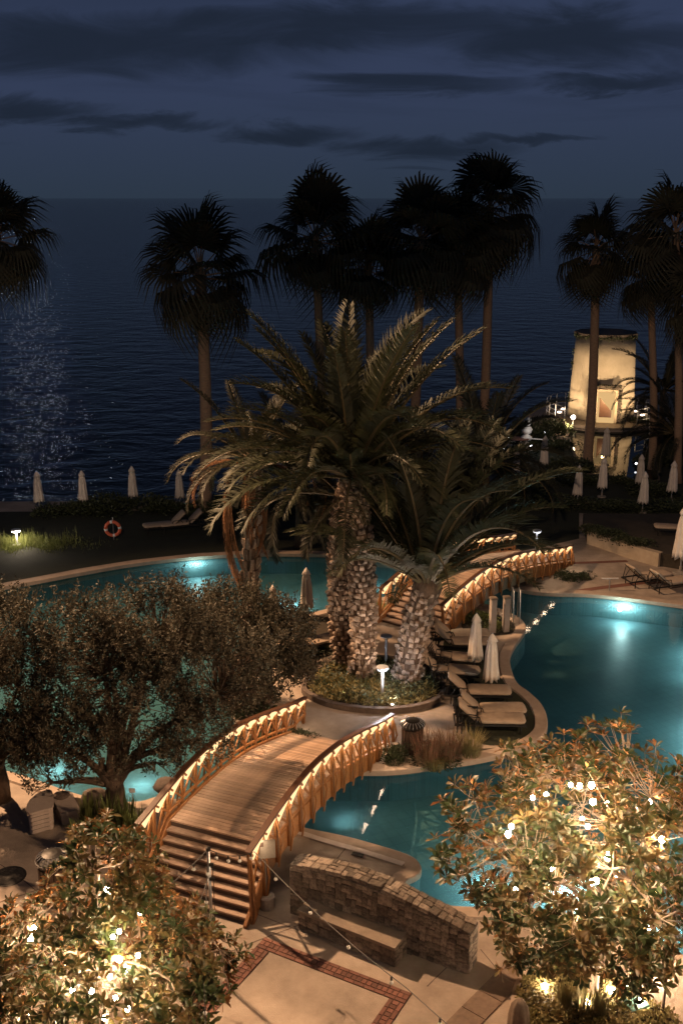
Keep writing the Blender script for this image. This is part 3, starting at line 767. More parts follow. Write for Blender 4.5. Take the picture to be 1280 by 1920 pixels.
def make_lounger():
    t = thing('sun_lounger', 'x', 'sun lounger', (0, 0, 0), 0, 'cushioned sun loungers by the pools')
    w = .62; ln = 1.3; bk = .72; a = R(42)
    fr = MB()
    for y in (-w / 2, w / 2): fr.bar((0, y, .26), (-1.95, y, .26), .035, .05)
    for x in (-.02, -ln, -1.93): fr.bar((x, -w / 2, .26), (x, w / 2, .26), .035, .045)
    fr.build('frame', 'dark_metal', t)
    for x in (-.15, -1.75):
        for y in (-w / 2, w / 2): MB().tube([(x, y, 0), (x, y, .25)], .02, 6).build('leg', 'dark_metal', t)
    def pad(p, q, nm, th=.085):
        m = MB(); n = 6; p, q = Vector(p), Vector(q); d = (q - p); L_ = d.length; d.normalize(); up = Vector((d.z, 0, -d.x));
        if up.z < 0: up = -up
        sec = []
        rows = [(0.0, .55, .25), (.04, .92, .85), (.12, 1, 1), (.5, 1, 1.04), (.88, 1, 1), (.96, .92, .85), (1.0, .55, .25)]
        for (u, ww, hh) in rows:
            c = p + d * (u * L_); hw_ = w / 2 * ww * .98; t2 = th / 2 * hh
            sec += [c + Vector((0, -hw_, 0)) - up * t2 * .6, c + Vector((0, -hw_ * .93, 0)) - up * t2, c + Vector((0, hw_ * .93, 0)) - up * t2, c + Vector((0, hw_, 0)) - up * t2 * .6,
                    c + Vector((0, hw_, 0)) + up * t2 * .6, c + Vector((0, hw_ * .93, 0)) + up * t2, c + Vector((0, -hw_ * .93, 0)) + up * t2, c + Vector((0, -hw_, 0)) + up * t2 * .6]
        fs = []
        for i in range(len(rows) - 1):
            for k in range(8): fs.append((i * 8 + k, (i + 1) * 8 + k, (i + 1) * 8 + (k + 1) % 8, i * 8 + (k + 1) % 8))
        fs += [tuple(range(8)), tuple(reversed(range(len(sec) - 8, len(sec))))]
        m.add(sec, fs); m.build(nm, 'cushion', t, smooth=True)
    pad((0, 0, .335), (-ln, 0, .335), 'seat_cushion')
    pad((-ln - .01, 0, .345), (-ln - bk * math.cos(a), 0, .345 + bk * math.sin(a)), 'back_cushion')
    b = MB()
    for y in (-w / 2 + .03, w / 2 - .03): b.bar((-ln, y, .28), (-ln - bk * math.cos(a), y, .28 + bk * math.sin(a)), .03, .03); b.bar((-ln - bk * .7, y, .3 + bk * .55), (-1.9, y, .26), .02, .02)
    b.build('back_frame', 'dark_metal', t)
    for y in (-w / 2 - .02, w / 2 + .02):
        MB().tube([(-ln + .1, y, .28), (-ln + .02, y, .5), (-ln - .3, y, .53), (-ln - .45, y, .3)], .016, 6).build('armrest', 'dark_metal', t)
    return t
lg = make_lounger(); GL = 'cushioned sun loungers by the pools'
lspots = [(918, 1186, 4, 'island lounger nearest the far bridge planting'), (920, 1202, -2, 'island lounger second from the far bridge'),
          (903, 1234, -10, 'island lounger left of the closed parasol in the middle'), (899, 1258, -10, 'island lounger between the two closed parasols'),
          (958, 1294, -3, 'island lounger just below the wide closed parasol'), (985, 1327, 2, 'island lounger, upper of the bottom pair by the coping'),
          (984, 1347, -2, 'island lounger, lowest of the row beside the dark rounded end'),
          (1255, 1073, 20, 'lounger on the right terrace left of the edge parasol'), (1300, 1083, 20, 'lounger on the right terrace at the photo edge'),
          (1225, 985, 170, 'pale lounger outline on the raised bed terrace'), (300, 984, 200, 'orange-lit lounger on the far bank right of the life ring'), (268, 986, 200, 'dim lounger on the far bank beside the life ring'),
          (640, 1190, 30, 'dark lounger left of the palm trunks'), (560, 1206, 10, 'dark lounger under the olive foliage left of the palms')]
for i, (px, py, rz, lb) in enumerate(lspots):
    p = at(px, py, .33); p.z = 0
    if py < 1000: p = at(px, py, .33 if px < 400 else .9); p.z = 0 if px < 400 else .56
    if i == 0: lg.location = p; lg.rotation_euler = (0, 0, R(rz)); lg['label'] = lb
    else: copy_tree(lg, None, p, R(rz), lb)
# side tables / dark wicker chairs at the loungers' heads
def wicker(px, py, rz, lb):
    t = thing('wicker_chair', lb, 'chair', at(px, py), R(rz), 'dark chairs by the island loungers')
    sb = MB(); 
    for k in range(6): sb.bar((-.25, -.25 + k * .1, .42), (.25, -.25 + k * .1, .42), .06, .03)
    sb.build('seat', 'dark_metal', t)
    for x in (-.25, .25):
        for y in (-.25, .25): MB().tube([(x, y, 0), (x * .95, y * .95, .42)], .018, 6).build('leg', 'dark_metal', t)
        MB().tube([(x, -.25, .42), (x, -.27, .64), (x, .22, .66), (x, .26, .44)], .018, 6).build('armrest', 'dark_metal', t)
    bk = MB()
    for k in range(6): bk.bar((-.24, .27 + .02 * k, .48 + k * .08), (.24, .27 + .02 * k, .48 + k * .08), .02, .05)
    bk.build('backrest', 'dark_metal', t)
wicker(826, 1262, 70, 'dark slatted chair at the left end of the middle loungers')
wicker(826, 1290, 95, 'dark slatted chair by the planter rim below the middle loungers')
wicker(874, 1372, 80, 'dark slatted chair left of the lowest island lounger')

def bollard(px, py, h, lit, lb, power=0, r=.11):
    t = thing('bollard_lamp', lb, 'lamp', at(px, py), 0, 'disc-topped garden lamps')
    MB().box((0, 0, .03), (.30, .24, .06)).build('base_plate', 'grey_paint', t)
    MB().tube([(0, 0, .06), (0, 0, h)], .045, 12).build('post', 'grey_paint', t, smooth=True)
    MB().lathe([(.05, h - .02), (r + .07, h + .03), (r + .07, h + .06), (.03, h + .09)], 20).build('shade', 'grey_paint', t)
    if lit:
        MB().lathe([(r, h - .03), (r + .04, h - .025), (r + .05, h + .025)], 20).build('lamp_disc', lit, t)
        l = light('POINT', 'lamp_light', (0, 0, h - .12), power, (.9, .93, 1.0) if lit == 'lamp_cool' else (1, .8, .6), .08); l.parent = t; l.location = (.16, -.30, h - .06)
    return t
bollard(716, 1312, .98, 'lamp_cool', 'lit disc-topped lamp at the front rim of the palm bed', 48)
bollard(723, 1250, .98, None, 'unlit disc-topped lamp post behind the palm bed')
bollard(33, 1022, .62, 'lamp_warm', 'small bright lamp in the grass at the far left bank', 110, .13)
bollard(1004, 1036, .9, 'lamp_cool', 'white disc-topped lamp beyond the far bridge', 6)

def crown_bin(px, py, h, r, lb):
    t = thing('litter_bin', lb, 'litter bin', at(px, py), .3)
    MB().lathe([(r * .92, 0), (r, .04), (r, h * .78)], 20).build('body', 'bin_brown', t)
    sl = MB().box((0, 0, 0), (.035, .055, h * .74)).mesh('slat', 'bin_brown')
    for k in range(18):
        a = 2 * math.pi * k / 18; put(sl, 'slat', t, M=Matrix.Rotation(a, 4, 'Z') @ Matrix.Translation((r + .012, 0, h * .42)))
    MB().lathe([(r * 1.0, h * .8), (r * 1.25, h * .9), (r * 1.3, h * .93), (r * 1.2, h * .94), (r * .95, h * .84), (.05, h * .84)], 24).build('rim', 'dark_metal', t)
    cg = MB()
    for k in range(20):
        a = 2 * math.pi * k / 20; ca, sa = math.cos(a), math.sin(a)
        cg.tube([(r * 1.25 * ca, r * 1.25 * sa, h * .90), (r * 1.15 * ca, r * 1.15 * sa, h * .98), (r * .75 * ca, r * .75 * sa, h * 1.04)], .012, 5)
    cg.build('crown_cage', 'steel', t)
    MB().lathe([(r * .7, h * 1.02), (r * .75, h * 1.04), (r * .45, h * 1.06), (.02, h * 1.07)], 20).build('ash_tray', 'dark_metal', t)
    return t
crown_bin(105, 1690, 1.10, .27, 'brown slatted litter bin with ash tray beside the lower left tree')
crown_bin(772, 1408, .86, .26, 'dark litter bin with wire crown at the far end of the near bridge')

# manhole
mh = thing('manhole_cover', 'round dark manhole cover in the plaza at the left edge', 'manhole cover', at(18, 1643))
MB().lathe([(.36, 0), (.36, .008), (.33, .010), (.33, .007)], 32).build('rim', 'dark_metal', mh)
MB().lathe([(.32, .0), (.32, .011), (.02, .012)], 32).build('lid', 'manhole', mh)

# sign on its post with a concrete foot
sg = thing('sign', 'blank-looking square notice board on a post at the foot of the near bridge', 'sign', at(500, 1700), R(8))
MB().lathe([(.17, 0), (.175, .05), (.17, .26), (.14, .28)], 14).build('foot', 'concrete', sg)
MB().tube([(0, 0, .26), (0, 0, 1.35)], .022, 8).build('post', 'steel', sg)
MB().box((0, -.03, 1.38), (.40, .02, .42)).build('board', 'sign_face', sg)
mk = MB(); mk.box((-.10, -.043, 1.50), (.12, .004, .10))
mk.build('emblem', 'bin_brown', sg)

# thin pole with festoon cable
pole_b = at(402, 1830)
fp = thing('cable_pole', 'thin metal pole carrying the festoon cable before the bridge steps', 'pole', pole_b)
ph = (atY(391, 1592, pole_b.y)).z
MB().tube([(0, 0, 0), (-.02, 0, ph)], .03, 10).build('mast', 'steel', fp, smooth=True)
MB().tube([(.06, 0, .3), (.05, 0, ph - .3)], .008, 6).build('wire', 'dark_metal', fp)
MB().lathe([(.045, ph - .03), (.045, ph + .03), (.01, ph + .05)], 12, (-.02, 0, 0)).build('cap', 'dark_metal', fp)
for k in (.3, .6): MB().box((.03, -.03, ph - k), (.09, .04, .05)).build('clamp', 'dark_metal', fp)
def festoon(pts, lb, nb, sag=.25, lit=False):
    a = Vector(pts[0]); t = thing('festoon_cable', lb, 'string lights', a, 0, 'festoon cables with unlit bulbs')
    P_ = []
    for i in range(len(pts) - 1):
        p, q = Vector(pts[i]), Vector(pts[i + 1])
        for k in range(12):
            u = k / 12; c = p.lerp(q, u); c.z -= sag * 4 * u * (1 - u); P_.append(c - a)
    P_.append(Vector(pts[-1]) - a)
    MB().tube(P_, .008, 5).build('cable', 'cable', t)
    for j in range(nb):
        c = P_[int((j + .7) * (len(P_) - 1) / nb)]
        s_ = MB().tube([c, c - Vector((0, 0, .07))], .018, 8).build('socket', 'cable', t)
        MB().lathe([(.012, -.07), (.032, -.10), (.034, -.125), (.012, -.15)], 10, c).build('bulb', 'glass_bulb', s_, smooth=True)
top = pole_b + Vector((-.02, 0, ph))
festoon([top, (top.x + .75, 17.6, 2.1), (1.0, 13.6, 2.4), (3.5, 8.0, 4.5)], 'festoon cable sagging from the pole across the brick inlay', 12, .12)
festoon([top, (top.x + .10, 14.9, 1.9), (top.x + .7, 11, 3.2)], 'festoon cable dropping from the pole to the lower edge', 8, .1)
festoon([top, (top.x - 1.4, 15.2, 2.3), (top.x - 2.6, 12, 3.8)], 'festoon cable running left over the lit tree', 6, .1)
gw = MB().tube([Vector((0, 0, ph - .5)), Vector((-.45, -.2, ph - 1.75))], .008, 5); gw.build('guy_wire', 'steel', fp)
rp = thing('metal_post', 'slim dark post at the right edge beside the lit planting', 'post', at(1240, 1908))
MB().tube([(0, 0, 0), (.02, 0, 3.1)], .028, 8).build('mast', 'bin_brown', rp, smooth=True)
MB().lathe([(.06, 0), (.06, .03), (.03, .05)], 12).build('foot', 'dark_metal', rp)

# brown folded parasol cover and stone at the bottom edge
fc = thing('covered_parasol', 'brown covered parasol standing at the lower edge by the lit planting', 'parasol', at(968, 1975))
f8 = lambda tt, j: 1 + .10 * math.cos(6 * tt + j * .4)
MB().lathe([(.10, .05), (.17, .1), (.18, .5), (.165, .8), (.13, 1.0), (.06, 1.1), (.02, 1.12)], 30, fold=f8).build('cover', 'brown_cover', fc, smooth=True)
MB().lathe([(.2, 0), (.2, .06), (.05, .09)], 18, (-.02, .1, 0)).build('foot', 'concrete', fc)
tp = thing('glass_plate', 'small pale teal square plate lying in the lit planting', 'plate', at(1190, 1895))
MB().box((0, 0, .17), (.36, .30, .03), Matrix.Rotation(R(20), 3, 'Z')).build('plate', 'teal_plate', tp); MB().box((0, 0, .08), (.06, .06, .16)).build('stake', 'dark_metal', tp)

# life ring on a post
lr_p = at(214, 1012)
lr = thing('life_ring', 'orange and white life ring hanging on a post on the far bank', 'life ring', lr_p)
def torus_seg(a0, a1, R0, r0, n=8, k=8):
    m = MB(); return m.tube([(R0 * math.cos(a0 + (a1 - a0) * i / n), 0, R0 * math.sin(a0 + (a1 - a0) * i / n)) for i in range(n + 1)], r0, k)
zc = .52
for q in range(4):
    a = q * math.pi / 2 + .3
    m = torus_seg(a, a + 1.27, .30, .075); m.v = [(x, y - .08, z + zc) for x, y, z in m.v]; m.build('ring_segment', 'ring_orange', lr, smooth=True)
    m = torus_seg(a + 1.27, a + 1.57, .30, .078, 3); m.v = [(x, y - .08, z + zc) for x, y, z in m.v]; m.build('white_band', 'white_paint', lr, smooth=True)
MB().tube([(0, 0, 0), (0, 0, 1.0)], .025, 8).build('post', 'steel', lr)

# shower post / pillars near the far bridge
for i, (px, py, lb) in enumerate(((922, 1186, 'left of two square pillars behind the island loungers'), (947, 1184, 'right of two square pillars behind the island loungers'))):
    t = thing('square_pillar', lb, 'pillar', at(px, py), R(15), 'square pillars by the island loungers')
    MB().box((0, 0, .6), (.19, .19, 1.2)).build('shaft', 'plaster_pale', t); MB().box((0, 0, 1.23), (.23, .23, .06)).build('cap', 'stone_cap', t)
lt = thing('ladder', 'thin pool ladder rail rising beside the right pillar', 'ladder', at(957, 1160))
for x in (0, .22):
    MB().tube([(x, 0, -.4), (x, 0, 1.0), (x, -.12, 1.2), (x, -.4, 1.15), (x, -.5, .3), (x, -.5, 0)], .018, 8).build('rail', 'steel', lt, smooth=True)
sh = thing('shower', 'thin foot shower with crossbar on the terrace beyond the right pool', 'shower', at(1141, 1108))
MB().tube([(0, 0, 0), (0, 0, .48)], .02, 8).build('post', 'steel', sh); MB().box((0, 0, .5), (.62, .06, .03)).build('crossbar', 'pale_strip', sh)

# lantern bin beyond the far pool
ln_ = thing('lit_lantern', 'pale green lit lantern seen between the palm trunk and the fronds', 'lantern', at(740, 1000))
MB().tube([(0, 0, 0), (0, 0, .5)], .12, 12).build('stand', 'dark_metal', ln_)
MB().lathe([(.08, .5), (.2, .72), (.23, .9), (.23, .93)], 20).build('lantern_body', 'lantern_glow', ln_)
MB().lathe([(.25, .93), (.26, 1.0), (.2, 1.03)], 20).build('lid', 'grey_paint', ln_)

# louvred curved planter at left, with plaster
cp = at(70, 1552)
lv = thing('louvred_planter', 'low rounded plaster planter with louvred end on the left plaza', 'planter', cp)
def stadium(r, x1, n=12):
    pts = [Vector((r * math.cos(t), r * math.sin(t) * 1.0 , 0)) for t in [R(95) + R(175) * i / n for i in range(n + 1)]]
    return pts
arc = [at(48, 1545), at(55, 1553), at(72, 1552), at(100, 1542)]
topc = spline([at(p[0], p[1], .62) for p in ((50, 1513), (52, 1522), (60, 1524), (82, 1518), (99, 1512), (100, 1490), (93, 1480), (72, 1487), (56, 1500))], True, 4)
topc = ccw(topc)
m = MB(); zt = .62
n = len(topc); m.add([(p.x, p.y, zt) for p in topc] + [(p.x, p.y, zt - .06) for p in topc], [tuple(range(n))] + [(n + i, n + (i + 1) % n, (i + 1) % n, i) for i in range(n)])
m.build('cap_slab', 'plaster_pale', lv, world=True)
inn_ = offset(topc, -.10)
ring(inn_, 0, inn_, zt - .06).build('core', 'dark_metal', lv, world=True)
for k in range(5):
    z = .05 + k * .105; lo = offset(topc, -.03); l2 = offset(topc, -.09)
    ring(lo, z, l2, z + .06).build('louvre', 'plaster_pale', lv, world=True)
pw = thing('plaster_block', 'small pale plaster block beside the louvred planter', 'low wall', at(116, 1540))
MB().box((.05, .3, .13), (.42, .8, .26), Matrix.Rotation(R(28), 3, 'Z')).build('body', 'plaster_pale', pw)
MB().box((.05, .3, .28), (.46, .84, .04), Matrix.Rotation(R(28), 3, 'Z')).build('cap', 'plaster_pale', pw)
# rocks under the olive
rk = RND(4)
for i, (px, py, s_, lb) in enumerate(((118, 1512, .34, 'rounded rock behind the plaster block'), (140, 1520, .28, 'smaller rock right of the plaster block'), (312, 1483, .32, 'dark rock on the shore left of the bridge rail'), (180, 1508, .36, 'dark rock at the foot of the olive trunk'))):
    m = MB().lathe([(s_ * .7, 0), (s_, s_ * .35), (s_ * .85, s_ * .75), (s_ * .4, s_ * 1.0), (.02, s_ * 1.05)], 14)
    m.v = [(x * (1 + .25 * noise.noise(Vector((x, y, z)) * 3 + Vector((i * 7, 0, 0)))), y * (1 + .25 * noise.noise(Vector((y, z, x)) * 3)), z) for x, y, z in m.v]
    o = m.build('boulder', 'rock', smooth=True); o.location = at(px, py); tag(o, lb, 'rock')
tl = thing('plant_label', 'small pale square label on a stake under the olive', 'label', at(250, 1515))
MB().tube([(0, 0, 0), (0, 0, .42)], .01, 6).build('stake', 'steel', tl); MB().box((0, -.012, .48), (.14, .012, .12)).build('card', 'white_paint', tl)

# ------------------------------------------------------------------ raised bed and retaining wall (right, behind)
rw_px = [(1099, 1020), (1130, 1030), (1165, 1043), (1200, 1054), (1232, 1063)]
rw = thing('retaining_wall', 'curved tan retaining wall below the raised bed beyond the right pool', 'wall', at(1165, 1043))
base = spline(P2(rw_px), False, 4); m = MB(); nb_ = len(base); tz = lambda i: .56
vs = []
for i, p in enumerate(base):
    t = (base[min(i + 1, nb_ - 1)] - base[max(i - 1, 0)]).normalized(); nr = Vector((-t.y, t.x, 0))
    vs += [p, p + nr * .3, p + nr * .3 + Vector((0, 0, tz(i))), p + Vector((0, 0, tz(i)))]
fs = []
for i in range(nb_ - 1):
    o = i * 4
    for k in range(4): fs.append((o + k, o + (k + 1) % 4, o + 4 + (k + 1) % 4, o + 4 + k))
fs += [(3, 2, 1, 0), tuple((nb_ - 1) * 4 + k for k in range(4))]
m.add(vs, fs); m.build('wall_body', 'plaster', rw, world=True)
tb = ccw([p + Vector((0, .28, 0)) for p in base] + [at(1290, 1050), at(1340, 985), at(1091, 962 + 20), at(1093, 1006)])
tb = ccw(P2([(1099, 1018), (1130, 1028), (1165, 1041), (1200, 1052), (1232, 1061), (1300, 1072), (1500, 1075), (1500, 985), (1091, 985)]))
m = fill_poly([tb], .55); ring(tb, 0, tb, .55, m); struct(m, 'raised_bed_ground', 'soil')

# ------------------------------------------------------------------ tower by the sea
TP = at(1124, 789); tw = thing('round_tower', 'small round tapering tower lit warm on its terrace by the sea', 'tower', TP)
ang_c = math.atan2(-TP.y, -TP.x)
TZ = .35
r_b, r_t, th_ = 2.15, 1.86, 5.35
rt_ = RND(8)
m = MB().lathe([(r_b, TZ), (r_b - .10, TZ + 1.5), (r_t + .06, TZ + 4.0), (r_t, TZ + th_ - .05)], 48)
m.build('wall', 'tower_plaster', tw, smooth=True)
MB().lathe([(r_t + .06, TZ + th_ - .05), (r_t + .08, TZ + th_ + .1), (r_t - .1, TZ + th_ + .12)], 40, fold=lambda t, j: 1 + .03 * math.sin(9 * t)).build('roof', 'rock', tw)
Mt = Matrix.Rotation(ang_c + R(90) , 3, 'Z')  # local -y faces the camera
def tb_(c, size, nm, mt): return MB().box(Mt @ Vector(c), size, Mt).build(nm, mt, tw)
dx = .30
fy = -r_b
for x in (-.62, .62): tb_((dx + x, fy - .02, TZ + 1.0), (.16, .5, 2.0), 'door_jamb', 'plaster')
tb_((dx, fy - .02, TZ + 2.07), (1.4, .5, .14), 'door_lintel', 'plaster')
dr = tb_((dx, fy - .06, TZ + 1.0), (1.08, .3, 2.0), 'doorway', 'door_glow')
pn = MB(); v3 = [Mt @ Vector(q) for q in ((dx - .40, fy - .22, TZ + .35), (dx + .36, fy - .22, TZ + .35), (dx + .36, fy - .22, TZ + .75), (dx - .40, fy - .22, TZ + 1.6))]
v4 = [v + Mt @ Vector((0, .03, 0)) for v in v3]; pn.add(v3 + v4, [(3, 2, 1, 0), (4, 5, 6, 7), (0, 1, 5, 4), (1, 2, 6, 5), (2, 3, 7, 6), (3, 0, 4, 7)])
pn.build('stair_panel', 'rail_wood', tw)
for k in range(14):
    x = dx - .85 + k * .13
    tb_((x, fy - .03, TZ + 2.28 + rt_.uniform(-.03, .03)), (.11, .42, .17 + rt_.uniform(0, .06)), 'arch_stone', 'rock')
for k in range(12):
    tb_((dx + .82 + rt_.uniform(-.03, .03), fy + .06, TZ + .15 + k * .165), (.18 + rt_.uniform(0, .08), .42, .15), 'jamb_stone', 'rock')
terr = thing('tower_terrace', 'round raised terrace with railing around the lit tower', 'terrace', TP)
MB().lathe([(3.6, 0), (3.6, TZ - .03), (.2, TZ - .02)], 48).build('deck', 'plaster_pale', terr)
MB().lathe([(3.62, TZ - .2), (3.75, TZ - .18), (3.75, TZ - .05), (3.5, TZ - .02)], 48).build('edge', 'stone_cap', terr)
pm_ = MB().tube([(0, 0, TZ), (0, 0, TZ + 1.0)], .03, 6).mesh('railing_post', 'steel')
arcA = [ang_c + R(a) for a in range(-165, -38, 14)]; arcB = [ang_c + R(a) for a in range(40, 166, 14)]
for arc_ in (arcA, arcB):
    for a in arc_: put(pm_, 'railing_post', terr, loc=(3.5 * math.cos(a), 3.5 * math.sin(a), 0))
    for hz, nm in ((1.0, 'top_rail'), (.66, 'mid_rail'), (.33, 'mid_rail')):
        MB().tube([(3.5 * math.cos(arc_[0] + (arc_[-1] - arc_[0]) * i / 24), 3.5 * math.sin(arc_[0] + (arc_[-1] - arc_[0]) * i / 24), TZ + hz) for i in range(25)], .02, 5).build(nm, 'steel', terr)
for i, (px, py, lb) in enumerate(((1048, 773, 'recessed terrace light, farthest left before the tower'), (1055, 767, 'recessed terrace light beside the tower wall at left'), (1129, 785, 'recessed terrace light before the tower door'),
                                  (1189, 771, 'recessed terrace light right of the tower'), (1203, 778, 'recessed terrace light, farthest right before the tower'))):
    o = MB().lathe([(.13, 0), (.13, .03), (.02, .05)], 14).build('terrace_light', 'lamp_warm'); o.location = at(px, py, TZ); o.location.z = TZ; tag(o, lb, 'lamp', 'recessed lights on the tower terrace')
for a, r_, pw in ((-62, 5.2, 130), (-20, 5.6, 170), (22, 5.6, 170), (62, 5.2, 130)):  # added spots round the terrace that brighten the tower wall
    aa = ang_c + R(a); l = light('SPOT', 'added_tower_spot', TP + Vector((r_ * math.cos(aa), r_ * math.sin(aa), TZ + .1)), pw * 7, (1.0, .71, .42), .1,
              aim=TP + Vector((0, 0, 4.2)), spot_size=R(75), spot_blend=.8)
light('POINT', 'doorway_light', TP + Mt @ Vector((dx, fy - .9, TZ + 1.3)), 60, (1, .66, .3), .12)
# pond that mirrors the tower
pond = ccw(P2([(1062, 801), (1215, 801), (1222, 840), (1232, 900), (1180, 912), (1150, 893), (1092, 888), (1075, 845)]))
struct(fill_poly([pond], .02), 'pond_water', 'pond_water')
ed = MB(); po = offset(pond, .12); ring(po, 0.0, po, .045, ed); ring(po, .045, pond, .045, ed); ring(pond, .045, pond, .0, ed); struct(ed, 'pond_kerb', 'rock')
# garden lamp before the tower
gl = thing('globe_lamp', 'bright globe lamp in the shrubs before the tower', 'lamp', at(1072, 812))
MB().tube([(0, 0, 0), (0, 0, .88)], .035, 8).build('post', 'dark_metal', gl); MB().lathe([(.03, .86), (.11, .91), (.14, 1.0), (.11, 1.09), (.02, 1.13)], 14).build('globe', 'lamp_warm', gl, smooth=True)
light('POINT', 'globe_light', at(1072, 812) + Vector((0, -.3, 1.0)), 55, (1, .68, .40), .14)
tb2 = thing('cafe_table', 'small table with lit pale things among dark shrubs left of the tower lamp', 'table', at(972, 846))
MB().lathe([(.55, .72), (.58, .76), (.2, .77)], 20).build('tabletop', 'brick_red', tb2); MB().tube([(0, 0, 0), (0, 0, .72)], .05, 8).build('leg', 'dark_metal', tb2)
st = thing('pale_statue', 'pale lit rounded sculpture behind the small table left of the tower lamp', 'statue', at(985, 845))
MB().lathe([(.22, 0), (.2, .5), (.14, .55)], 12).build('plinth', 'plaster_pale', st)
MB().lathe([(.05, .55), (.26, .62), (.30, .8), (.18, .92), (.12, .98), (.30, 1.08), (.33, 1.25), (.22, 1.42), (.10, 1.46)], 14, fold=lambda t, j: 1 + .12 * math.sin(2 * t + j)).build('body', 'white_paint', st, smooth=True)
MB().lathe([(.06, 1.46), (.16, 1.6), (.19, 1.75), (.13, 1.9), (.02, 1.96)], 12, (.08, 0, 0)).build('head', 'white_paint', st, smooth=True)
MB().bar((.1, -.1, .75), (1.0, -.1, .68), .08, .05).build('ledge', 'white_paint', st)
light('POINT', 'statue_light', at(985, 845) + Vector((.6, -1.3, 1.6)), 26, (1, .92, .85), .1)
for i, (px, py, lb) in enumerate(((953, 820, 'tiny white light left of the pale sculpture, upper'), (964, 821, 'tiny white light beside the pale sculpture'), (942, 842, 'tiny white light lowest left of the small table'), (1019, 811, 'tiny faint light between sculpture and globe lamp'), (1191, 870, 'tiny warm light beside the garden parasols'), (994, 836, 'tiny light right of the small table'))):
    t = thing('path_light', lb, 'lamp', at(px, py + 8), 0, 'small path lights in the dark garden')
    MB().tube([(0, 0, 0), (0, 0, .22)], .02, 6).build('stake', 'dark_metal', t); MB().lathe([(.03, .22), (.06, .25), (.06, .29), (.02, .32)], 8).build('lamp_head', 'point_glow', t)

# ------------------------------------------------------------------ pool lamps
TEAL = (0.72, 1.0, 0.98)
def pool_lamp(px, py, n, power, lb, off=.5):
    p = at(px, py, -.42); t = thing('pool_light', lb, 'pool light', p)
    n = Vector(n).normalized(); M = Vector((0, 0, 1)).rotation_difference(n).to_matrix().to_4x4()
    o = MB().lathe([(.08, -.02), (.08, .03), (.02, .04)], 18).build('lens', 'pool_lamp', t); o.matrix_local = M
    o = MB().lathe([(.11, -.03), (.11, .01), (.09, .02)], 18).build('bezel', 'steel', t); o.matrix_local = M
    light('POINT', 'pool_lamp_light', p + n * off, power * .62, TEAL, .16)
pool_lamp(1161, 1142, (0, -1, 0), 170, 'underwater lamp in the far wall of the right pool')
pool_lamp(371, 1062, (.05, -1, 0), 90, 'underwater lamp in the far wall of the back pool')
# the rest are added to fill the water with light, mostly out of sight
for px, py, n, pw, lb in ((640, 1575, (.3, 1, 0), 5, 'near shore of the near channel'), (930, 1712, (-.1, 1, 0), 90, 'near shore behind the stone wall end'), (1080, 1722, (0, 1, 0), 260, 'near shore under the right lit tree'), (1240, 1780, (-.2, 1, 0), 120, 'near shore at the right edge'),
                       (545, 1158, (-.1, 1, 0), 60, 'island wall facing the back pool'), (690, 1122, (0, 1, 0), 30, 'island wall left of the far bridge'), (100, 1480, (.1, 1, 0), 22, 'near shore under the left olive'),
                       (262, 1508, (0, 1, 0), 24, 'near shore left of the near bridge'), (1352, 1250, (-1, 0, 0), 230, 'right wall of the right pool, farthest'), (1372, 1400, (-1, 0, 0), 260, 'right wall of the right pool, middle'), (1412, 1590, (-1, 0, 0), 200, 'right wall of the right pool, nearest'), (-100, 1245, (1, 0, 0), 90, 'left wall of the back pool')):
    pool_lamp(px, py, n, pw, 'added underwater lamp in the ' + lb, .45)

turf = ccw(spline(P2([(835, 1196), (905, 1200), (925, 1222), (930, 1262), (955, 1284), (985, 1303), (1003, 1335), (1000, 1366), (965, 1392), (905, 1396), (872, 1366), (850, 1310), (838, 1262)]), True, 4))
struct(fill_poly([turf], .006), 'lounger_turf', 'lawn')
rim = ccw(spline(P2([(864, 1170), (900, 1150), (945, 1158), (966, 1172), (962, 1186), (935, 1192), (885, 1190)]), True, 4))
struct(fill_poly([rim], .012), 'planting_soil', 'soil')
shore = ccw(spline(P2([(768, 1437), (795, 1408), (850, 1402), (905, 1404), (945, 1402), (900, 1416), (830, 1428)]), True, 4))
struct(fill_poly([shore], .009), 'shore_soil', 'soil')
side = ccw(spline(P2([(560, 1165), (640, 1148), (660, 1180), (630, 1225), (560, 1235), (490, 1240), (450, 1240), (470, 1200)]), True, 4))
struct(fill_poly([side], .010), 'bank_soil', 'soil')

# ------------------------------------------------------------------ palm bed on the island
bedc = ccw(spline(P2([(575, 1292), (600, 1262), (650, 1245), (720, 1240), (790, 1258), (826, 1290), (815, 1315), (770, 1330), (700, 1334), (630, 1325), (588, 1309)]), True, 4))
struct(fill_poly([bedc], .06), 'palm_bed_soil', 'soil')
kb = MB(); ring(offset(bedc, .16), 0, offset(bedc, .15), .16, kb); ring(offset(bedc, .15), .16, offset(bedc, .01), .17, kb); ring(offset(bedc, .01), .17, offset(bedc, 0), .05, kb)
o = kb.build('bed_kerb', 'rock'); o['kind'] = 'structure'
def leaf_quad(m, c, d, up, l, w, mi=0, bend=.25):
    # a leaf: six points, folded along its midrib, drooping a little
    s_ = d.cross(up)
    if s_.length < 1e-3: s_ = d.cross(Vector((1, 0, 0)))
    s_.normalize(); u = s_.cross(d)
    n = len(m.v); mid = c + d * l * .55 + u * (-bend * l * .10)
    tip = c + d * l - u * bend * l * .5
    m.v.extend([tuple(c), tuple(mid + s_ * w / 2 + u * w * .12), tuple(tip), tuple(mid - s_ * w / 2 + u * w * .12), tuple(mid)])
    m.f.extend([(n, n + 4, n + 1), (n + 1, n + 4, n + 2), (n, n + 3, n + 4), (n + 3, n + 2, n + 4)]); m.mi.extend([mi] * 4)
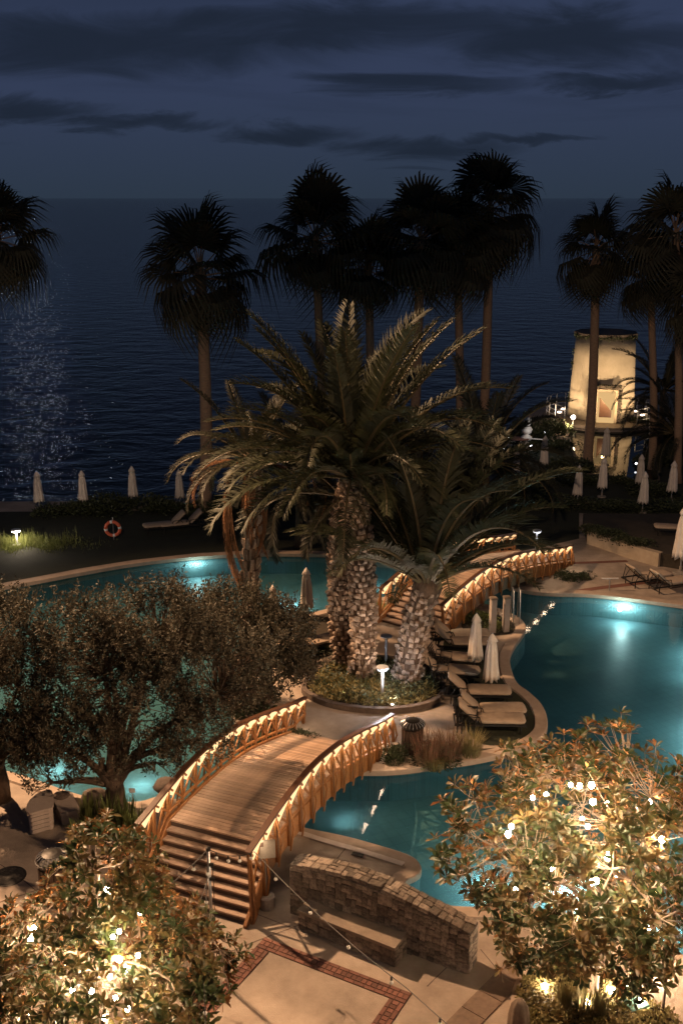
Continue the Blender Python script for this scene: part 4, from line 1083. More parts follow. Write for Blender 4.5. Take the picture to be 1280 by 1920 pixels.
def small_leaf(m, c, d, w, l, rn):
    s_ = d.cross(Vector((rn.uniform(-1, 1), rn.uniform(-1, 1), rn.uniform(-1, 1))))
    if s_.length < 1e-3: s_ = Vector((1, 0, 0))
    s_.normalize(); n = len(m.v); mid = c + d * l * .5
    m.v.extend([tuple(c), tuple(mid + s_ * w / 2), tuple(c + d * l), tuple(mid - s_ * w / 2)]); m.f.append((n, n + 1, n + 2, n + 3)); m.mi.append(0)
def rdir(rn, zmin=-1.0, zmax=1.0):
    z = rn.uniform(zmin, zmax); t = rn.uniform(0, 2 * math.pi); r = math.sqrt(max(0, 1 - z * z)); return Vector((r * math.cos(t), r * math.sin(t), z))
def cover(loop, n, z, h, l, w, m, name, label, cat, seed, zlo=.1):
    rn = RND(seed); xs = [p.x for p in loop]; ys = [p.y for p in loop]; mb = MB(); k = 0
    while k < n:
        p = Vector((rn.uniform(min(xs), max(xs)), rn.uniform(min(ys), max(ys)), 0))
        if not inside(p, loop): continue
        k += 1; hh = h * (0.35 + 0.65 * max(0, noise.noise(p * 1.7) + .5)) * rn.uniform(.5, 1.1)
        small_leaf(mb, Vector((p.x, p.y, z + hh * rn.uniform(.2, 1))), rdir(rn, zlo, .9), w, l, rn)
    return stuff(mb, name, m, label, cat)
cover(offset(bedc, -.1), 5000, .06, .22, .15, .05, 'straw', 'ground_cover', 'low straw-coloured ground cover around the palm trunks', 'ground cover', 21)
cover(offset(bedc, -.15), 1400, .06, .34, .2, .05, 'bush_leaf', 'ground_cover', 'darker leafy ground cover in the palm bed', 'ground cover', 22)

# ------------------------------------------------------------------ palms
def pinnate(L, droop, matname, nleaf=86, lw=.042, ll=.62, vee=35, seed=0, name='frond'):
    """a feather frond growing along +x from the origin, bending down"""
    rn = RND(seed); m = MB(); pts = []; ang = 0; p = Vector((0, 0, 0)); n = 16
    for i in range(n + 1):
        pts.append(p.copy()); ang -= droop * (0.25 + 1.5 * (i / n) ** 1.3) / n
        p = p + Vector((math.cos(ang), 0, math.sin(ang))) * L / n
    m.tube(pts, [.045 * (1 - .85 * i / n) + .006 for i in range(n + 1)], 4, mi=1, caps=False)
    for k in range(nleaf):
        u = .13 + .87 * (k + rn.uniform(0, .6)) / nleaf; f = min(u * n, n - .001); i = int(f); c = pts[i].lerp(pts[i + 1], f - i); d = (pts[i + 1] - pts[i]).normalized()
        up = Vector((-d.z, 0, d.x)); prof = math.sin(math.pi * min(1, (u * .82 + .12))) ** .6
        l = ll * prof * rn.uniform(.85, 1.1)
        for s_ in (-1, 1):
            side = Vector((0, s_, 0)); dirn = (side * math.cos(R(vee)) + up * math.sin(R(vee)) * rn.uniform(.4, 1.3)).normalized()
            dirn = (dirn * .80 + d * .62).normalized(); tip = c + dirn * l + Vector((0, 0, -l * .22)); w = d * lw * .8 + up * lw * .3
            mid = c + dirn * l * .5 + Vector((0, 0, .0)); nn = len(m.v)
            m.v.extend([tuple(c - w * .5), tuple(c + w * .5), tuple(mid + w * .8), tuple(mid - w * .8), tuple(tip)])
            m.f.extend([(nn, nn + 1, nn + 2, nn + 3), (nn + 3, nn + 2, nn + 4)]); m.mi.extend([0, 0])
    return m.mesh(name, [matname, 'rachis' if matname != 'frond_dead' else 'frond_dead'])
FR = {}
for mn in ('frond_green', 'frond_dark', 'frond_dead'):
    FR[mn] = [pinnate(1.0 * 4.2, R(dr), mn, seed=i * 7 + 1) for i, dr in enumerate((34, 66, 98, 128))]
def crown_fronds(t, c, n, scale, mn, seed, elmin=-25, elmax=82, roll=.3, azr=None):
    rn = RND(seed)
    for i in range(n):
        u = (i + .5) / n; el = elmax - (elmax - elmin) * u ** 0.85 + rn.uniform(-6, 6); az = i * 2.39996 + rn.uniform(-.25, .25)
        if azr: az = rn.uniform(*azr)
        k = 0 if el > 62 else 1 if el > 35 else 2 if el > 5 else 2
        if rn.random() < .25: k = min(3, k + 1)
        s_ = scale * rn.uniform(.85, 1.1) * (1.14 if el > 48 else 1)
        M = Matrix.Translation(c + Vector((math.cos(az), math.sin(az), 0)) * .16) @ Matrix.Rotation(az, 4, 'Z') @ Matrix.Rotation(-R(el), 4, 'Y') @ Matrix.Rotation(rn.uniform(-roll, roll), 4, 'X') @ Matrix.Scale(s_, 4)
        put(rn.choice(FR[mn]) if mn == 'frond_dead' else FR[mn][k], 'frond', t, M=M)
def dead_fronds(t, specs, scale=.8):
    for (c, az, el, s_, k) in specs:
        M = Matrix.Translation(c) @ Matrix.Rotation(az, 4, 'Z') @ Matrix.Rotation(-R(el), 4, 'Y') @ Matrix.Diagonal((s_, s_ * .35, s_, 1))
        put(FR['frond_dead'][k], 'dead_frond', t, M=M)
bm_ = MB(); bm_.add([(0, -.5, -.5), (0, .5, -.5), (0, .38, .5), (0, -.38, .5), (1.0, -.36, .28), (1.0, .36, .28), (.8, .26, .62), (.8, -.26, .62), (.35, -.46, -.42), (.35, .46, -.42)],
                   [(8, 9, 5, 4), (0, 1, 9, 8), (4, 5, 6, 7), (7, 6, 2, 3), (0, 8, 4, 7), (0, 7, 3), (1, 6, 5), (1, 5, 9), (1, 2, 6)])
BOOT = bm_; boot_me = bm_.mesh('leaf_base', 'boot')
def canary(px_path, label, r0, r1, nf, fscale, seed, boots=230, mn='frond_green', elmin=-25, elmax=82, smooth_low=0):
    b = at(*px_path[0]); path = [b] + [atY(x, y, b.y) for x, y in px_path[1:]]
    t = thing('date_palm', label, 'palm tree', b, 0, 'date palms on the island')
    path = spline([p - b for p in path], False, 6); n = len(path)
    rad = [r0 * (1.12 if i == 0 else 1) + (r1 - r0) * i / (n - 1) for i in range(n)]
    MB().tube(path, [r * .86 for r in rad], 14).build('trunk', 'bark', t, smooth=True)
    rn = RND(seed); cum = [0]
    for i in range(1, n): cum.append(cum[-1] + (path[i] - path[i - 1]).length)
    tot = cum[-1]; per = 12; rest = MB(); rows = boots // per; sp = tot / rows
    for k in range(boots):
        s_ = tot * (k + .5) / boots; i = max(1, next(j for j in range(1, n) if cum[j] >= s_)); u = (s_ - cum[i - 1]) / (cum[i] - cum[i - 1])
        c = path[i - 1].lerp(path[i], u); r = (rad[i - 1] + (rad[i] - rad[i - 1]) * u) * .80; d = (path[i] - path[i - 1]).normalized()
        a = k * 2 * math.pi * (1 / per + .5 / per / rows * 3) + (k % 2) * .15 + rn.uniform(-.16, .16)
        q = Vector((0, 0, 1)).rotation_difference(d).to_matrix().to_4x4()
        sc = sp * rn.uniform(.75, 1.05)
        M = Matrix.Translation(c) @ q @ Matrix.Rotation(a, 4, 'Z') @ Matrix.Translation((r, 0, 0)) @ Matrix.Rotation(rn.uniform(-.12, .25), 4, 'Y') @ Matrix.Diagonal((.12 * rn.uniform(.5, 1.5), 2 * math.pi * r / per * rn.uniform(.7, 1.0), sc * .95, 1))
        if k < 300: put(boot_me, 'leaf_base', t, M=M)
        else: rest.add([M @ Vector(v) for v in BOOT.v], BOOT.f)
    if rest.v: rest.build('upper_leaf_bases', 'boot', t, kind='stuff')
    top_ = path[-1]
    MB().lathe([(r1 * .8, -.35), (r1 * 1.05, 0), (r1 * .9, .3), (r1 * .4, .6), (.03, .7)], 14, top_, fold=lambda tt, j: 1 + .12 * math.sin(7 * tt + j)).build('crown_base', 'bark', t, smooth=True)
    crown_fronds(t, top_ + Vector((0, 0, .15)), nf, fscale, mn, seed, elmin, elmax)
    return t, top_
pa, ta = canary([(676, 1273), (682, 1190), (680, 1100), (672, 1000), (660, 905)], 'tall thick date palm with the large lit crown, front trunk of the island pair', .39, .38, 60, 1.04, 31, 400, elmin=16)
pb, tb3 = canary([(650, 1251), (641, 1180), (636, 1090), (640, 1000), (648, 940)], 'second date palm trunk leaning just behind and left of the tallest', .35, .35, 10, .7, 37, 380, mn='frond_dark', elmin=0, elmax=40)
pc, tc3 = canary([(760, 1280), (770, 1220), (785, 1150), (800, 1104)], 'short leaning date palm in front of the far bridge', .45, .40, 36, 1.12, 43, 190, elmin=34, elmax=84)
pd_, td3 = canary([(468, 1196), (468, 1130), (472, 1030), (478, 940), (474, 868)], 'date palm left of the pair with brown dead fronds hanging down its trunk', .24, .30, 28, .66, 47, 170, mn='frond_dark', elmin=-12, elmax=75)
rn = RND(50)
sp_ = [(td3 + Vector((rn.uniform(-.3, .3), rn.uniform(-.3, .1), rn.uniform(-.6, 0))), rn.uniform(-3.1, .1), rn.uniform(-88, -78), rn.uniform(.45, .72), 0) for _ in range(14)]
sp_ += [(td3 + Vector((-.75, -.1, -.3)), R(200), -84, .98, 0), (td3 + Vector((-.8, -.2, -.35)), R(190), -86, .92, 0), (td3 + Vector((-.7, -.2, -.2)), R(210), -87, .85, 0)]
sp_ += [(td3 + Vector((0, -.1, .1)), R(-8), 14, .62, 3), (td3 + Vector((0, -.2, 0)), R(-15), 8, .60, 3), (td3 + Vector((2.3, -.3, -.1)), R(0), -86, .40, 0), (td3 + Vector((2.2, -.4, -.1)), R(10), -80, .36, 0),
        (td3 + Vector((-.1, -.2, 0)), R(190), 4, .6, 3), (td3 + Vector((-.1, -.2, 0)), R(170), 10, .62, 3)]
dead_fronds(pd_, sp_)

def fan_leaf(droop, seed, matn='fan_leaf'):
    rn = RND(seed); m = MB(); pl = .95; pts = [Vector((0, 0, 0)), Vector((pl * .5, 0, .03)), Vector((pl, 0, 0))]
    m.tube(pts, [.03, .022, .018], 3, mi=1, caps=False)
    c = pts[-1]; ns_ = 30
    for k in range(ns_):
        a = R(-125 + 250 * (k + .5) / ns_); l = 1.12 * (1 - .25 * abs(a) / R(125)) * rn.uniform(.9, 1.1)
        d = Vector((math.cos(a), math.sin(a), .12)); s_ = Vector((-math.sin(a), math.cos(a), 0)); w1 = .095; w2 = .05
        p1 = c + d * l * .55 + Vector((0, 0, -.05 * droop)); p2 = c + d * l * .82 + Vector((0, 0, -.22 * droop * l)); p3 = p2 + d * l * .10 + Vector((0, 0, -.42 * droop * l * rn.uniform(.6, 1.3)))
        n = len(m.v); zt_ = .03 if k % 2 else -.03
        m.v.extend([tuple(c), tuple(p1 + s_ * w1 / 2), tuple(p1 - s_ * w1 / 2 + Vector((0, 0, zt_))), tuple(p2 + s_ * w2 / 2), tuple(p2 - s_ * w2 / 2), tuple(p3)])
        m.f.extend([(n, n + 2, n + 1), (n + 1, n + 2, n + 4, n + 3), (n + 3, n + 4, n + 5)]); m.mi.extend([0, 0, 0])
    return m.mesh('fan_frond', [matn, 'fan_bark'])
FL = [fan_leaf(d, i) for i, d in enumerate((.6, 1.3, 2.3))]
def fan_palm(px, cpy, gpy, tpx, scale, label, seed, n=52, r=.22, mid=None, elmin=-48, skirt=3):
    b = at(px, gpy); c = atY(tpx, cpy, b.y); scale *= .90
    t = thing('fan_palm', label, 'palm tree', b, 0, 'tall fan palms along the shore')
    path = [Vector((0, 0, 0)), (c - b) * .35 + Vector((.12, 0, 0)), (c - b) * .7 + Vector((.08, 0, 0)), c - b]
    path = spline(path, False, 5); k = len(path)
    MB().tube(path, [r * (1.35 if i == 0 else 1.0 - .25 * i / k) for i in range(k)], 10).build('trunk', 'fan_bark', t, smooth=True)
    rn = RND(seed); top_ = c - b
    for i in range(n):
        u = (i + .5) / n; el = 85 - (85 - elmin) * u + rn.uniform(-8, 8); az = i * 2.39996 + rn.uniform(-.3, .3); s_ = scale * rn.uniform(.85, 1.35)
        M = Matrix.Translation(top_ + Vector((0, 0, -.35 * u * scale))) @ Matrix.Rotation(az, 4, 'Z') @ Matrix.Rotation(-R(el), 4, 'Y') @ Matrix.Rotation(rn.uniform(-.5, .5), 4, 'X') @ Matrix.Scale(s_, 4)
        put(FL[0 if el > 50 else 1 if el > 0 else 2], 'frond', t, M=M)
    for i in range(skirt):
        M = Matrix.Translation(top_ + Vector((0, 0, -.3 * scale))) @ Matrix.Rotation(rn.uniform(0, 6.28), 4, 'Z') @ Matrix.Rotation(R(rn.uniform(66, 80)), 4, 'Y') @ Matrix.Scale(scale * .85, 4)
        put(FL[2], 'frond', t, M=M)
fan_palm(385, 505, 958, 376, 1.55, 'fan palm standing alone over the sea, left of the cluster', 61, 22, .30)
fan_palm(604, 440, 955, 590, 1.35, 'fan palm of the middle cluster nearest the lone left one', 62, 25)
fan_palm(690, 492, 950, 690, 1.10, 'lower fan palm in the middle of the cluster', 63, 22)
fan_palm(765, 445, 945, 788, 1.32, 'fan palm of the middle cluster with trunk behind the big crown', 64, 27, .25)
fan_palm(858, 455, 930, 856, 1.28, 'fan palm just left of the tallest one', 65, 27)
fan_palm(897, 385, 915, 918, 1.35, 'tallest fan palm with its top above the horizon', 66, 30, .25, elmin=-75)
fan_palm(1100, 462, 872, 1117, 1.18, 'fan palm standing in front of the lit tower', 67, 28, .27, elmin=-78)
fan_palm(1222, 510, 880, 1217, 1.05, 'lower fan palm right of the tower', 68, 23)
fan_palm(1268, 432, 905, 1266, 1.35, 'fan palm at the right edge right of the tower', 69, 28)
fan_palm(-75, 440, 962, -4, 1.22, 'fan palm cut by the left edge of the photo', 70, 28)
fan_palm(1300, 560, 930, 1310, 1.2, 'lowest fan palm cut by the right edge', 71, 22)
# low feather palms round the tower and behind the short palm
def low_palm(px, py, h, sc, lb, seed, n=26):
    b = at(px, py); t = thing('feather_palm', lb, 'palm tree', b, 0, 'low dark feather palms in the garden')
    MB().tube([(0, 0, 0), (.05, 0, h * .5), (0, 0, h)], [.2, .16, .15], 8).build('trunk', 'bark', t, smooth=True)
    crown_fronds(t, Vector((0, 0, h)), n, sc, 'frond_dark', seed, -20, 80)
low_palm(1232, 850, 3.6, .75, 'low dark feather palm overlapping the tower at right', 81)
low_palm(1262, 890, 2.2, .8, 'low dark feather palm near the right edge in the garden', 82)
low_palm(905, 1000, 3.2, .95, 'dark feather palm behind the far bridge', 83, 30)
low_palm(560, 1025, 2.6, .9, 'dark feather palm behind the back pool between the trunks', 84)

for px, py, tgt, pw, lb in ((636, 1312, (650, 1150), 260, 'added small warm lamp in the palm bed left of the front trunk'), (712, 1292, (690, 1150), 90, 'added small warm lamp between the tall trunk and the lamp'), (735, 1322, (775, 1170), 200, 'added small warm lamp below the short leaning palm')):  # lamps added to brighten the palm trunks from below
    b = at(px, py, .12); t = thing('added_uplight', lb, 'lamp', b, 0, 'added warm lamps in the palm bed')
    MB().lathe([(.06, -.1), (.07, .02), (.05, .03), (.05, -.02)], 12).build('housing', 'dark_metal', t)
    MB().lathe([(.048, .0), (.045, .012)], 12).build('lens', 'lamp_warm', t)
    light('SPOT', 'added_uplight_beam', b + Vector((0, 0, .12)), pw, (1, .74, .54), .06, aim=atY(tgt[0], tgt[1], b.y + .9), spot_size=R(85), spot_blend=.8)
cr_ = MB(); rn = RND(58)
for k in range(900):
    a = ang_c + rn.uniform(-1.6, 1.6)
    if rn.random() < .72: p = Vector((math.cos(a) * (r_t + .06), math.sin(a) * (r_t + .06), TZ + th_ - .02 - abs(rn.gauss(0, .10)) - .12 * max(0, noise.noise(Vector((a * 4, 0, 0))))))
    elif rn.random() < .5: a = ang_c - 1.45 + rn.gauss(0, .05); z = rn.choice((3.4, 3.1, 1.3, 1.0, 4.2)) + rn.gauss(0, .12); rr = r_b - (r_b - r_t) * z / th_ + .03; p = Vector((math.cos(a) * rr, math.sin(a) * rr, TZ + z))
    else: p = Mt @ Vector((dx + rn.uniform(-.75, .85), fy - .26, TZ + 2.3 + rn.gauss(0, .07))) if rn.random() < .6 else Mt @ Vector((dx + .85 + rn.gauss(0, .06), fy - .2, TZ + rn.uniform(.1, 2.2)))
    small_leaf(cr_, p, rdir(rn), .07, rn.uniform(.08, .15), rn)
cr_.build('creeper', 'bush_leaf', tw, kind='stuff')

# ------------------------------------------------------------------ shrubs: a few meshes, copied
def bush_mesh(n, l, w, seed, m, flat=.75, nm='foliage'):
    rn = RND(seed); mb = MB(); lobes = [(rdir(rn, 0, .8) * rn.uniform(.2, .55), rn.uniform(.3, .7)) for _ in range(9)]
    for k in range(n):
        c, r = rn.choice(lobes); d = rdir(rn, -.3, 1); p = c + d * r * rn.uniform(.75, 1.05); p.z = abs(p.z) * flat
        small_leaf(mb, p, (d + rdir(rn) * .7 + Vector((0, 0, .3))).normalized(), w, l, rn)
    return mb.mesh(nm, m)
BU = [bush_mesh(1300, .15, .06, s_, 'bush_leaf') for s_ in (1, 2, 3)]
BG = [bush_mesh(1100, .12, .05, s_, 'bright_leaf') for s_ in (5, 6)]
stem_me = MB().tube([(0, 0, 0), (.02, 0, .35)], [.04, .02], 5).tube([(0, 0, 0), (.2, .1, .3)], [.03, .01], 5).mesh('stem', 'bark')
def bush(px, py, sx, sz, lb, me, grp=None, z=0):
    t = thing('shrub', lb, 'shrub', at(px, py, z), random.uniform(0, 6), grp); t.scale = (sx, sx, sz)
    put(me, 'foliage', t); put(stem_me, 'stem', t); return t
LA = ['leftmost dark shrub on the far bank below the first parasol', 'dark shrub on the far bank below the second parasol', 'dark shrub on the far bank behind the life ring', 'dark shrub on the far bank below the third parasol', 'dark shrub on the far bank beside the fourth parasol', 'dark shrub at the foot of the lone left fan palm', 'dark shrub on the far bank left of the hanging dead fronds', 'dark shrub on the far bank behind the hanging fronds palm', 'dark shrub on the far bank at the foot of the middle fan palms', 'dark shrub on the far bank behind the thick palm trunks', 'dark shrub on the far bank behind the short leaning palm', 'dark shrub at the foot of the tallest fan palm']
LB2 = ['dark shrub below the pale sculpture at left', 'dark shrub under the small lit table', 'dark shrub between the sculpture and the terrace railing', 'tall dark shrub left of the globe lamp', 'low dark shrub just below the globe lamp', 'dark shrub above the first garden parasol', 'dark shrub right of the dim parasol left of the tower path', 'wide dark shrub behind the far bridge railing', 'low dark shrub left of the first garden parasol foot', 'low dark shrub between the first two garden parasols', 'low dark shrub at the second garden parasol foot', 'dark shrub between the right pair of garden parasols', 'dark shrub right of the reflecting basin', 'tall dark shrub right of the tower terrace', 'dark shrub at the right edge of the tower terrace', 'tall dark shrub at the right photo edge', 'dark shrub behind the short palm fronds left of the garden', 'low dark shrub at the right edge above the raised bed', 'dark shrub on the near left rim of the reflecting basin', 'dark shrub on the near right rim of the reflecting basin']
G1 = 'dark shrubs on the far bank'; G2 = 'dark shrubs in the garden by the tower'
shr = [(110, 962, 1.3, .8), (165, 960, 1.2, .9), (215, 956, 1.5, 1.0), (290, 955, 1.3, 1.1), (330, 957, 1.2, .8), (400, 958, 1.5, 1.0), (460, 956, 1.6, 1.0), (530, 956, 1.4, .9), (600, 952, 1.6, 1.2), (690, 950, 1.8, 1.1), (800, 945, 1.6, 1.2), (870, 930, 1.6, 1.4)]
for i, (x, y, a, b) in enumerate(shr): bush(x, y, a, b, LA[i], BU[i % 3], G1)
shr2 = [(930, 880, 1.6, 1.6), (965, 862, 1.4, 1.2), (1000, 830, 1.6, 1.7), (1035, 812, 1.4, 1.5), (1050, 842, 1.2, .9), (1060, 880, 1.5, .9), (1020, 905, 1.6, .9), (975, 925, 1.8, 1.0), (1040, 945, 1.5, .7), (1110, 950, 1.5, .6),
        (1160, 955, 1.5, .6), (1230, 925, 1.5, .8), (1225, 870, 1.2, 1.0), (1250, 830, 1.6, 1.8), (1200, 800, 1.0, 1.0), (1280, 860, 1.6, 1.6), (925, 950, 1.8, .8), (1270, 960, 1.6, .7), (1095, 905, 1.2, .7), (1170, 905, 1.0, .6)]
for i, (x, y, a, b) in enumerate(shr2): bush(x, y, a, b, LB2[i], BU[i % 3], G2)
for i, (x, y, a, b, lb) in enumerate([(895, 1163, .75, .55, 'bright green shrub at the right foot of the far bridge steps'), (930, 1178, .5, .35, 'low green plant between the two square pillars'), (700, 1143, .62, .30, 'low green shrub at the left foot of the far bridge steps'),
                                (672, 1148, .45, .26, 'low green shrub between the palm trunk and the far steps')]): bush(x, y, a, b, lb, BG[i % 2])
for i, (x, y, a, b, lb) in enumerate([(1062, 1086, .55, .6, 'round dark bush at the far end of the far bridge'), (1095, 1083, .45, .3, 'flat dark bush right of the round one on the terrace'), (1140, 1006, .8, .4, 'dark bush spilling over the retaining wall, left'), (1185, 1018, .9, .40, 'dark bush on top of the retaining wall'),
                                (1245, 1052, .8, .6, 'dark bush at the right end of the retaining wall'), (1115, 996, .7, .4, 'dark bush at the corner of the raised bed'), (500, 1400, .9, .7, 'dark leafy shrub at the far left end of the near bridge'),
                                (560, 1392, .55, .5, 'green shrub against the last post of the left railing'), (815, 1418, .8, .45, 'low dark shrub on the island shore right of the near bridge'), (470, 1330, 1.2, .8, 'dark shrub under the olives on the island'),
                                (745, 1425, .55, .6, 'small bush under the last bays of the right railing'), (600, 1215, .9, .4, 'dark low shrub left of the palm trunks'), (530, 1195, 1.0, .5, 'dark low shrub by the back pool edge')]): bush(x, y, a, b, lb, BU[i % 3], z=(.55 if 1110 < x < 1200 and y < 1020 else 0))

# grasses
def tuft_mesh(n, h, spread, w, m, seed, nm='blades', lean=.5):
    rn = RND(seed); mb = MB()
    for k in range(n):
        a = rn.uniform(0, 6.28); r = spread * math.sqrt(rn.random()) * .4; b = Vector((r * math.cos(a), r * math.sin(a), 0)); o = Vector((math.cos(a + rn.uniform(-.6, .6)), math.sin(a + rn.uniform(-.6, .6)), 0)) * spread * lean * rn.uniform(.2, 1)
        hh = h * rn.uniform(.6, 1.05); s_ = Vector((-math.sin(a), math.cos(a), 0)) * w / 2
        p1 = b + o * .3 + Vector((0, 0, hh * .55)); p2 = b + o + Vector((0, 0, hh)); nn = len(mb.v)
        mb.v.extend([tuple(b - s_), tuple(b + s_), tuple(p1 + s_), tuple(p1 - s_), tuple(p2)]); mb.f.extend([(nn, nn + 1, nn + 2, nn + 3), (nn + 3, nn + 2, nn + 4)]); mb.mi.extend([0, 0])
    return mb.mesh(nm, m)
def tuft(px, py, me, sc, lb, cat='ornamental grass', grp=None):
    t = thing('grass_clump', lb, cat, at(px, py), random.uniform(0, 6), grp); t.scale = sc; put(me, 'blades', t); put(stem_me, 'root_crown', t).scale = (.2, .2, .1)
TG = tuft_mesh(260, 1.0, .8, .012, 'red_grass', 1); TY = tuft_mesh(240, 1.0, .8, .014, 'straw', 2); TR = tuft_mesh(70, 1.0, .5, .055, 'bright_leaf', 3, lean=.35)
tuft(800, 1432, TG, (1, 1, .95), 'reddish feathery grass clump by the far bin'); tuft(838, 1425, TG, (1.1, 1.1, .85), 'reddish grass clump in the middle of the island shore')
tuft(880, 1415, TY, (1.0, 1.0, .7), 'yellowish grass clump on the island shore before the loungers'); tuft(815, 1440, TY, (.8, .8, .5), 'short yellowish grass on the island coping')
for i, (x, y, s_, lb) in enumerate(((170, 1560, 1.0, 'strap-leaved plant beside the brown litter bin'), (205, 1565, 1.1, 'strap-leaved plant under the olive, middle of the row'), (238, 1570, 1.1, 'lit strap-leaved plant beside the left railing foot'), (262, 1590, 1.0, 'bright strap-leaved plant touching the left railing end'), (150, 1600, .9, 'strap-leaved plant just right of the brown bin'))):
    tuft(x, y, TR, (.9 * s_, .9 * s_, .95 * s_), lb, 'plant')
for i, (x, y, lb) in enumerate(((1058, 1896, 'tall pale stems in the lit planting, left clump'), (1092, 1900, 'tall pale stems in the lit planting, middle clump'), (1122, 1908, 'tall pale stems in the lit planting, right clump'))):
    tuft(x, y, tuft_mesh(60, 1.0, .35, .03, 'straw', 10 + i, lean=.3), (1, 1, .75), lb, 'plant')
bedR = ccw(spline(P2([(985, 1835), (1060, 1812), (1150, 1840), (1215, 1880), (1275, 1935), (1260, 2060), (1050, 2080), (985, 1985), (965, 1900)]), True, 4))
struct(fill_poly([bedR], .03), 'tree_bed_soil', 'soil')
kb = MB(); ring(offset(bedR, .10), 0, offset(bedR, .09), .09, kb); ring(offset(bedR, .09), .09, offset(bedR, .0), .09, kb); ring(offset(bedR, .0), .09, offset(bedR, 0), .02, kb); o = kb.build('tree_bed_kerb', 'coping'); o['kind'] = 'structure'
cover(bedR, 9000, .03, .22, .085, .05, 'straw', 'ground_cover', 'bright yellow-green ground cover under the right lit tree', 'ground cover', 33)
gl_loop = ccw(P2([(-60, 1005), (-60, 1030), (40, 1034), (120, 1028), (150, 1018), (100, 1006)]))
rng = RND(90); mb = MB(); k = 0
while k < 9000:
    gx = rng.gauss(25, 55); p = at(gx, 1019 + rng.gauss(0, 6) + 4 * math.sin(gx * .08))
    k += 1; h_ = rng.uniform(.06, .14) if rng.random() < .93 else rng.uniform(.3, .55); a = rng.uniform(0, 6.28); s_ = Vector((math.cos(a), math.sin(a), 0)) * .015; n = len(mb.v); q = p + Vector((rng.uniform(-.05, .05), rng.uniform(-.05, .05), h_))
    mb.v.extend([tuple(p - s_), tuple(p + s_), tuple(q)]); mb.f.append((n, n + 1, n + 2)); mb.mi.append(0)
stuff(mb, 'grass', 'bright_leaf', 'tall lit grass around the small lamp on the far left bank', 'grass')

# ------------------------------------------------------------------ olives at the left
def olive(base, lobes, label, seed, ntw, limbs=7, tr=.17):
    rn = RND(seed); t = thing('olive_tree', label, 'tree', base, 0, 'olive trees on the left shore')
    tips = []
    stems = MB(); stems.tube([Vector((0, 0, 0)), Vector((.05, 0, .5)), Vector((0, 0, .9))], [tr * 1.5, tr * 1.1, tr], 8); stems.build('trunk', 'bark', t, smooth=True)
    lb_ = MB()
    nodes = []
    for i in range(limbs):
        c, r = lobes[i % len(lobes)]; c = Vector(c)
        e_ = c + rdir(rn) * min(r) * .5; m1 = Vector((e_.x * .35 + rn.uniform(-.2, .2), e_.y * .35 + rn.uniform(-.2, .2), .9 + (e_.z - .9) * .45)); m0 = Vector((rn.uniform(-.1, .1), rn.uniform(-.1, .1), .6))
        c_ = spline([m0, m1, e_], False, 5); lb_.tube(c_, [tr * .65 * (1 - .8 * k / len(c_)) for k in range(len(c_))], 6); nodes += c_[3:]
    fol = MB()
    for k in range(ntw):
        c, r = rn.choices(lobes, weights=[l[1][0] * l[1][1] * l[1][2] for l in lobes])[0]; d = rdir(rn, -.75, 1)
        p = Vector(c) + Vector((d.x * r[0], d.y * r[1], d.z * r[2])) * rn.uniform(.45, 1.0) ** .6
        if p.z < .35: continue
        if noise.noise(p * 1.1 + Vector((seed, 0, 0))) < -.18: continue
        if k % 3 == 0:
            nd = min(nodes, key=lambda q: (q - p).length); lb_.tube([nd, nd.lerp(p, .5) + rdir(rn) * .08, p], [.02, .012, .006], 4, caps=False)
        dr = (Vector((d.x, d.y, 0)) * .5 + Vector((0, 0, 1)) + rdir(rn) * .45).normalized(); L_ = rn.uniform(.35, .75)
        for j in range(22):
            u = j / 22; q = p + dr * L_ * u + rdir(rn) * .03; small_leaf(fol, q, (dr * .6 + rdir(rn)).normalized(), .036, rn.uniform(.08, .13), rn)
    lb_.build('limbs', 'bark', t, smooth=True)
    o = fol.build('crown', 'olive_leaf', t); o['kind'] = 'stuff'
    return t
def lobe_px(base, lst):
    o = []
    for (px, py, Yd, rx, ry, rz) in lst:
        c = atY(px, py, base.y + Yd); o.append((tuple(c - base), (rx, ry, rz)))
    return o
bo = at(215, 1512)
olive(bo, lobe_px(bo, [(170, 1230, .8, 1.3, 1.2, 1.3), (290, 1190, .6, 1.3, 1.1, 1.1), (250, 1330, .1, 1.6, 1.2, 1.0), (120, 1370, 0, 1.1, 1.0, .8), (400, 1260, .6, 1.4, 1.1, 1.2), (370, 1390, 0, 1.0, .9, .6), (200, 1430, -.2, .9, .7, .4), (90, 1460, -.4, .7, .6, .35), (300, 1440, 0, .6, .5, .35)]),
      'broad olive tree over the left pool, nearest the bridge', 101, 3300, 11, .2)
bo = at(5, 1500)
olive(bo, lobe_px(bo, [(0, 1210, .5, .9, .9, 1.2), (20, 1330, 0, 1.0, .9, 1.0), (-60, 1300, 0, 1.1, .9, 1.3), (60, 1400, -.3, .8, .7, .7), (10, 1420, -.3, .9, .7, .6)]), 'olive tree at the left edge with lighter upright shoots', 102, 2000, 7, .15)
bo = at(500, 1335)
olive(bo, lobe_px(bo, [(440, 1170, .5, 1.2, 1.0, .9), (520, 1200, .3, 1.0, 1.0, .9), (500, 1270, 0, 1.3, 1.0, .8), (380, 1190, .6, 1.0, .9, .9), (560, 1250, 0, .5, .6, .6), (450, 1320, -.2, .9, .8, .4)]), 'darker olive tree on the island between palms and near bridge', 103, 2200, 7, .14)

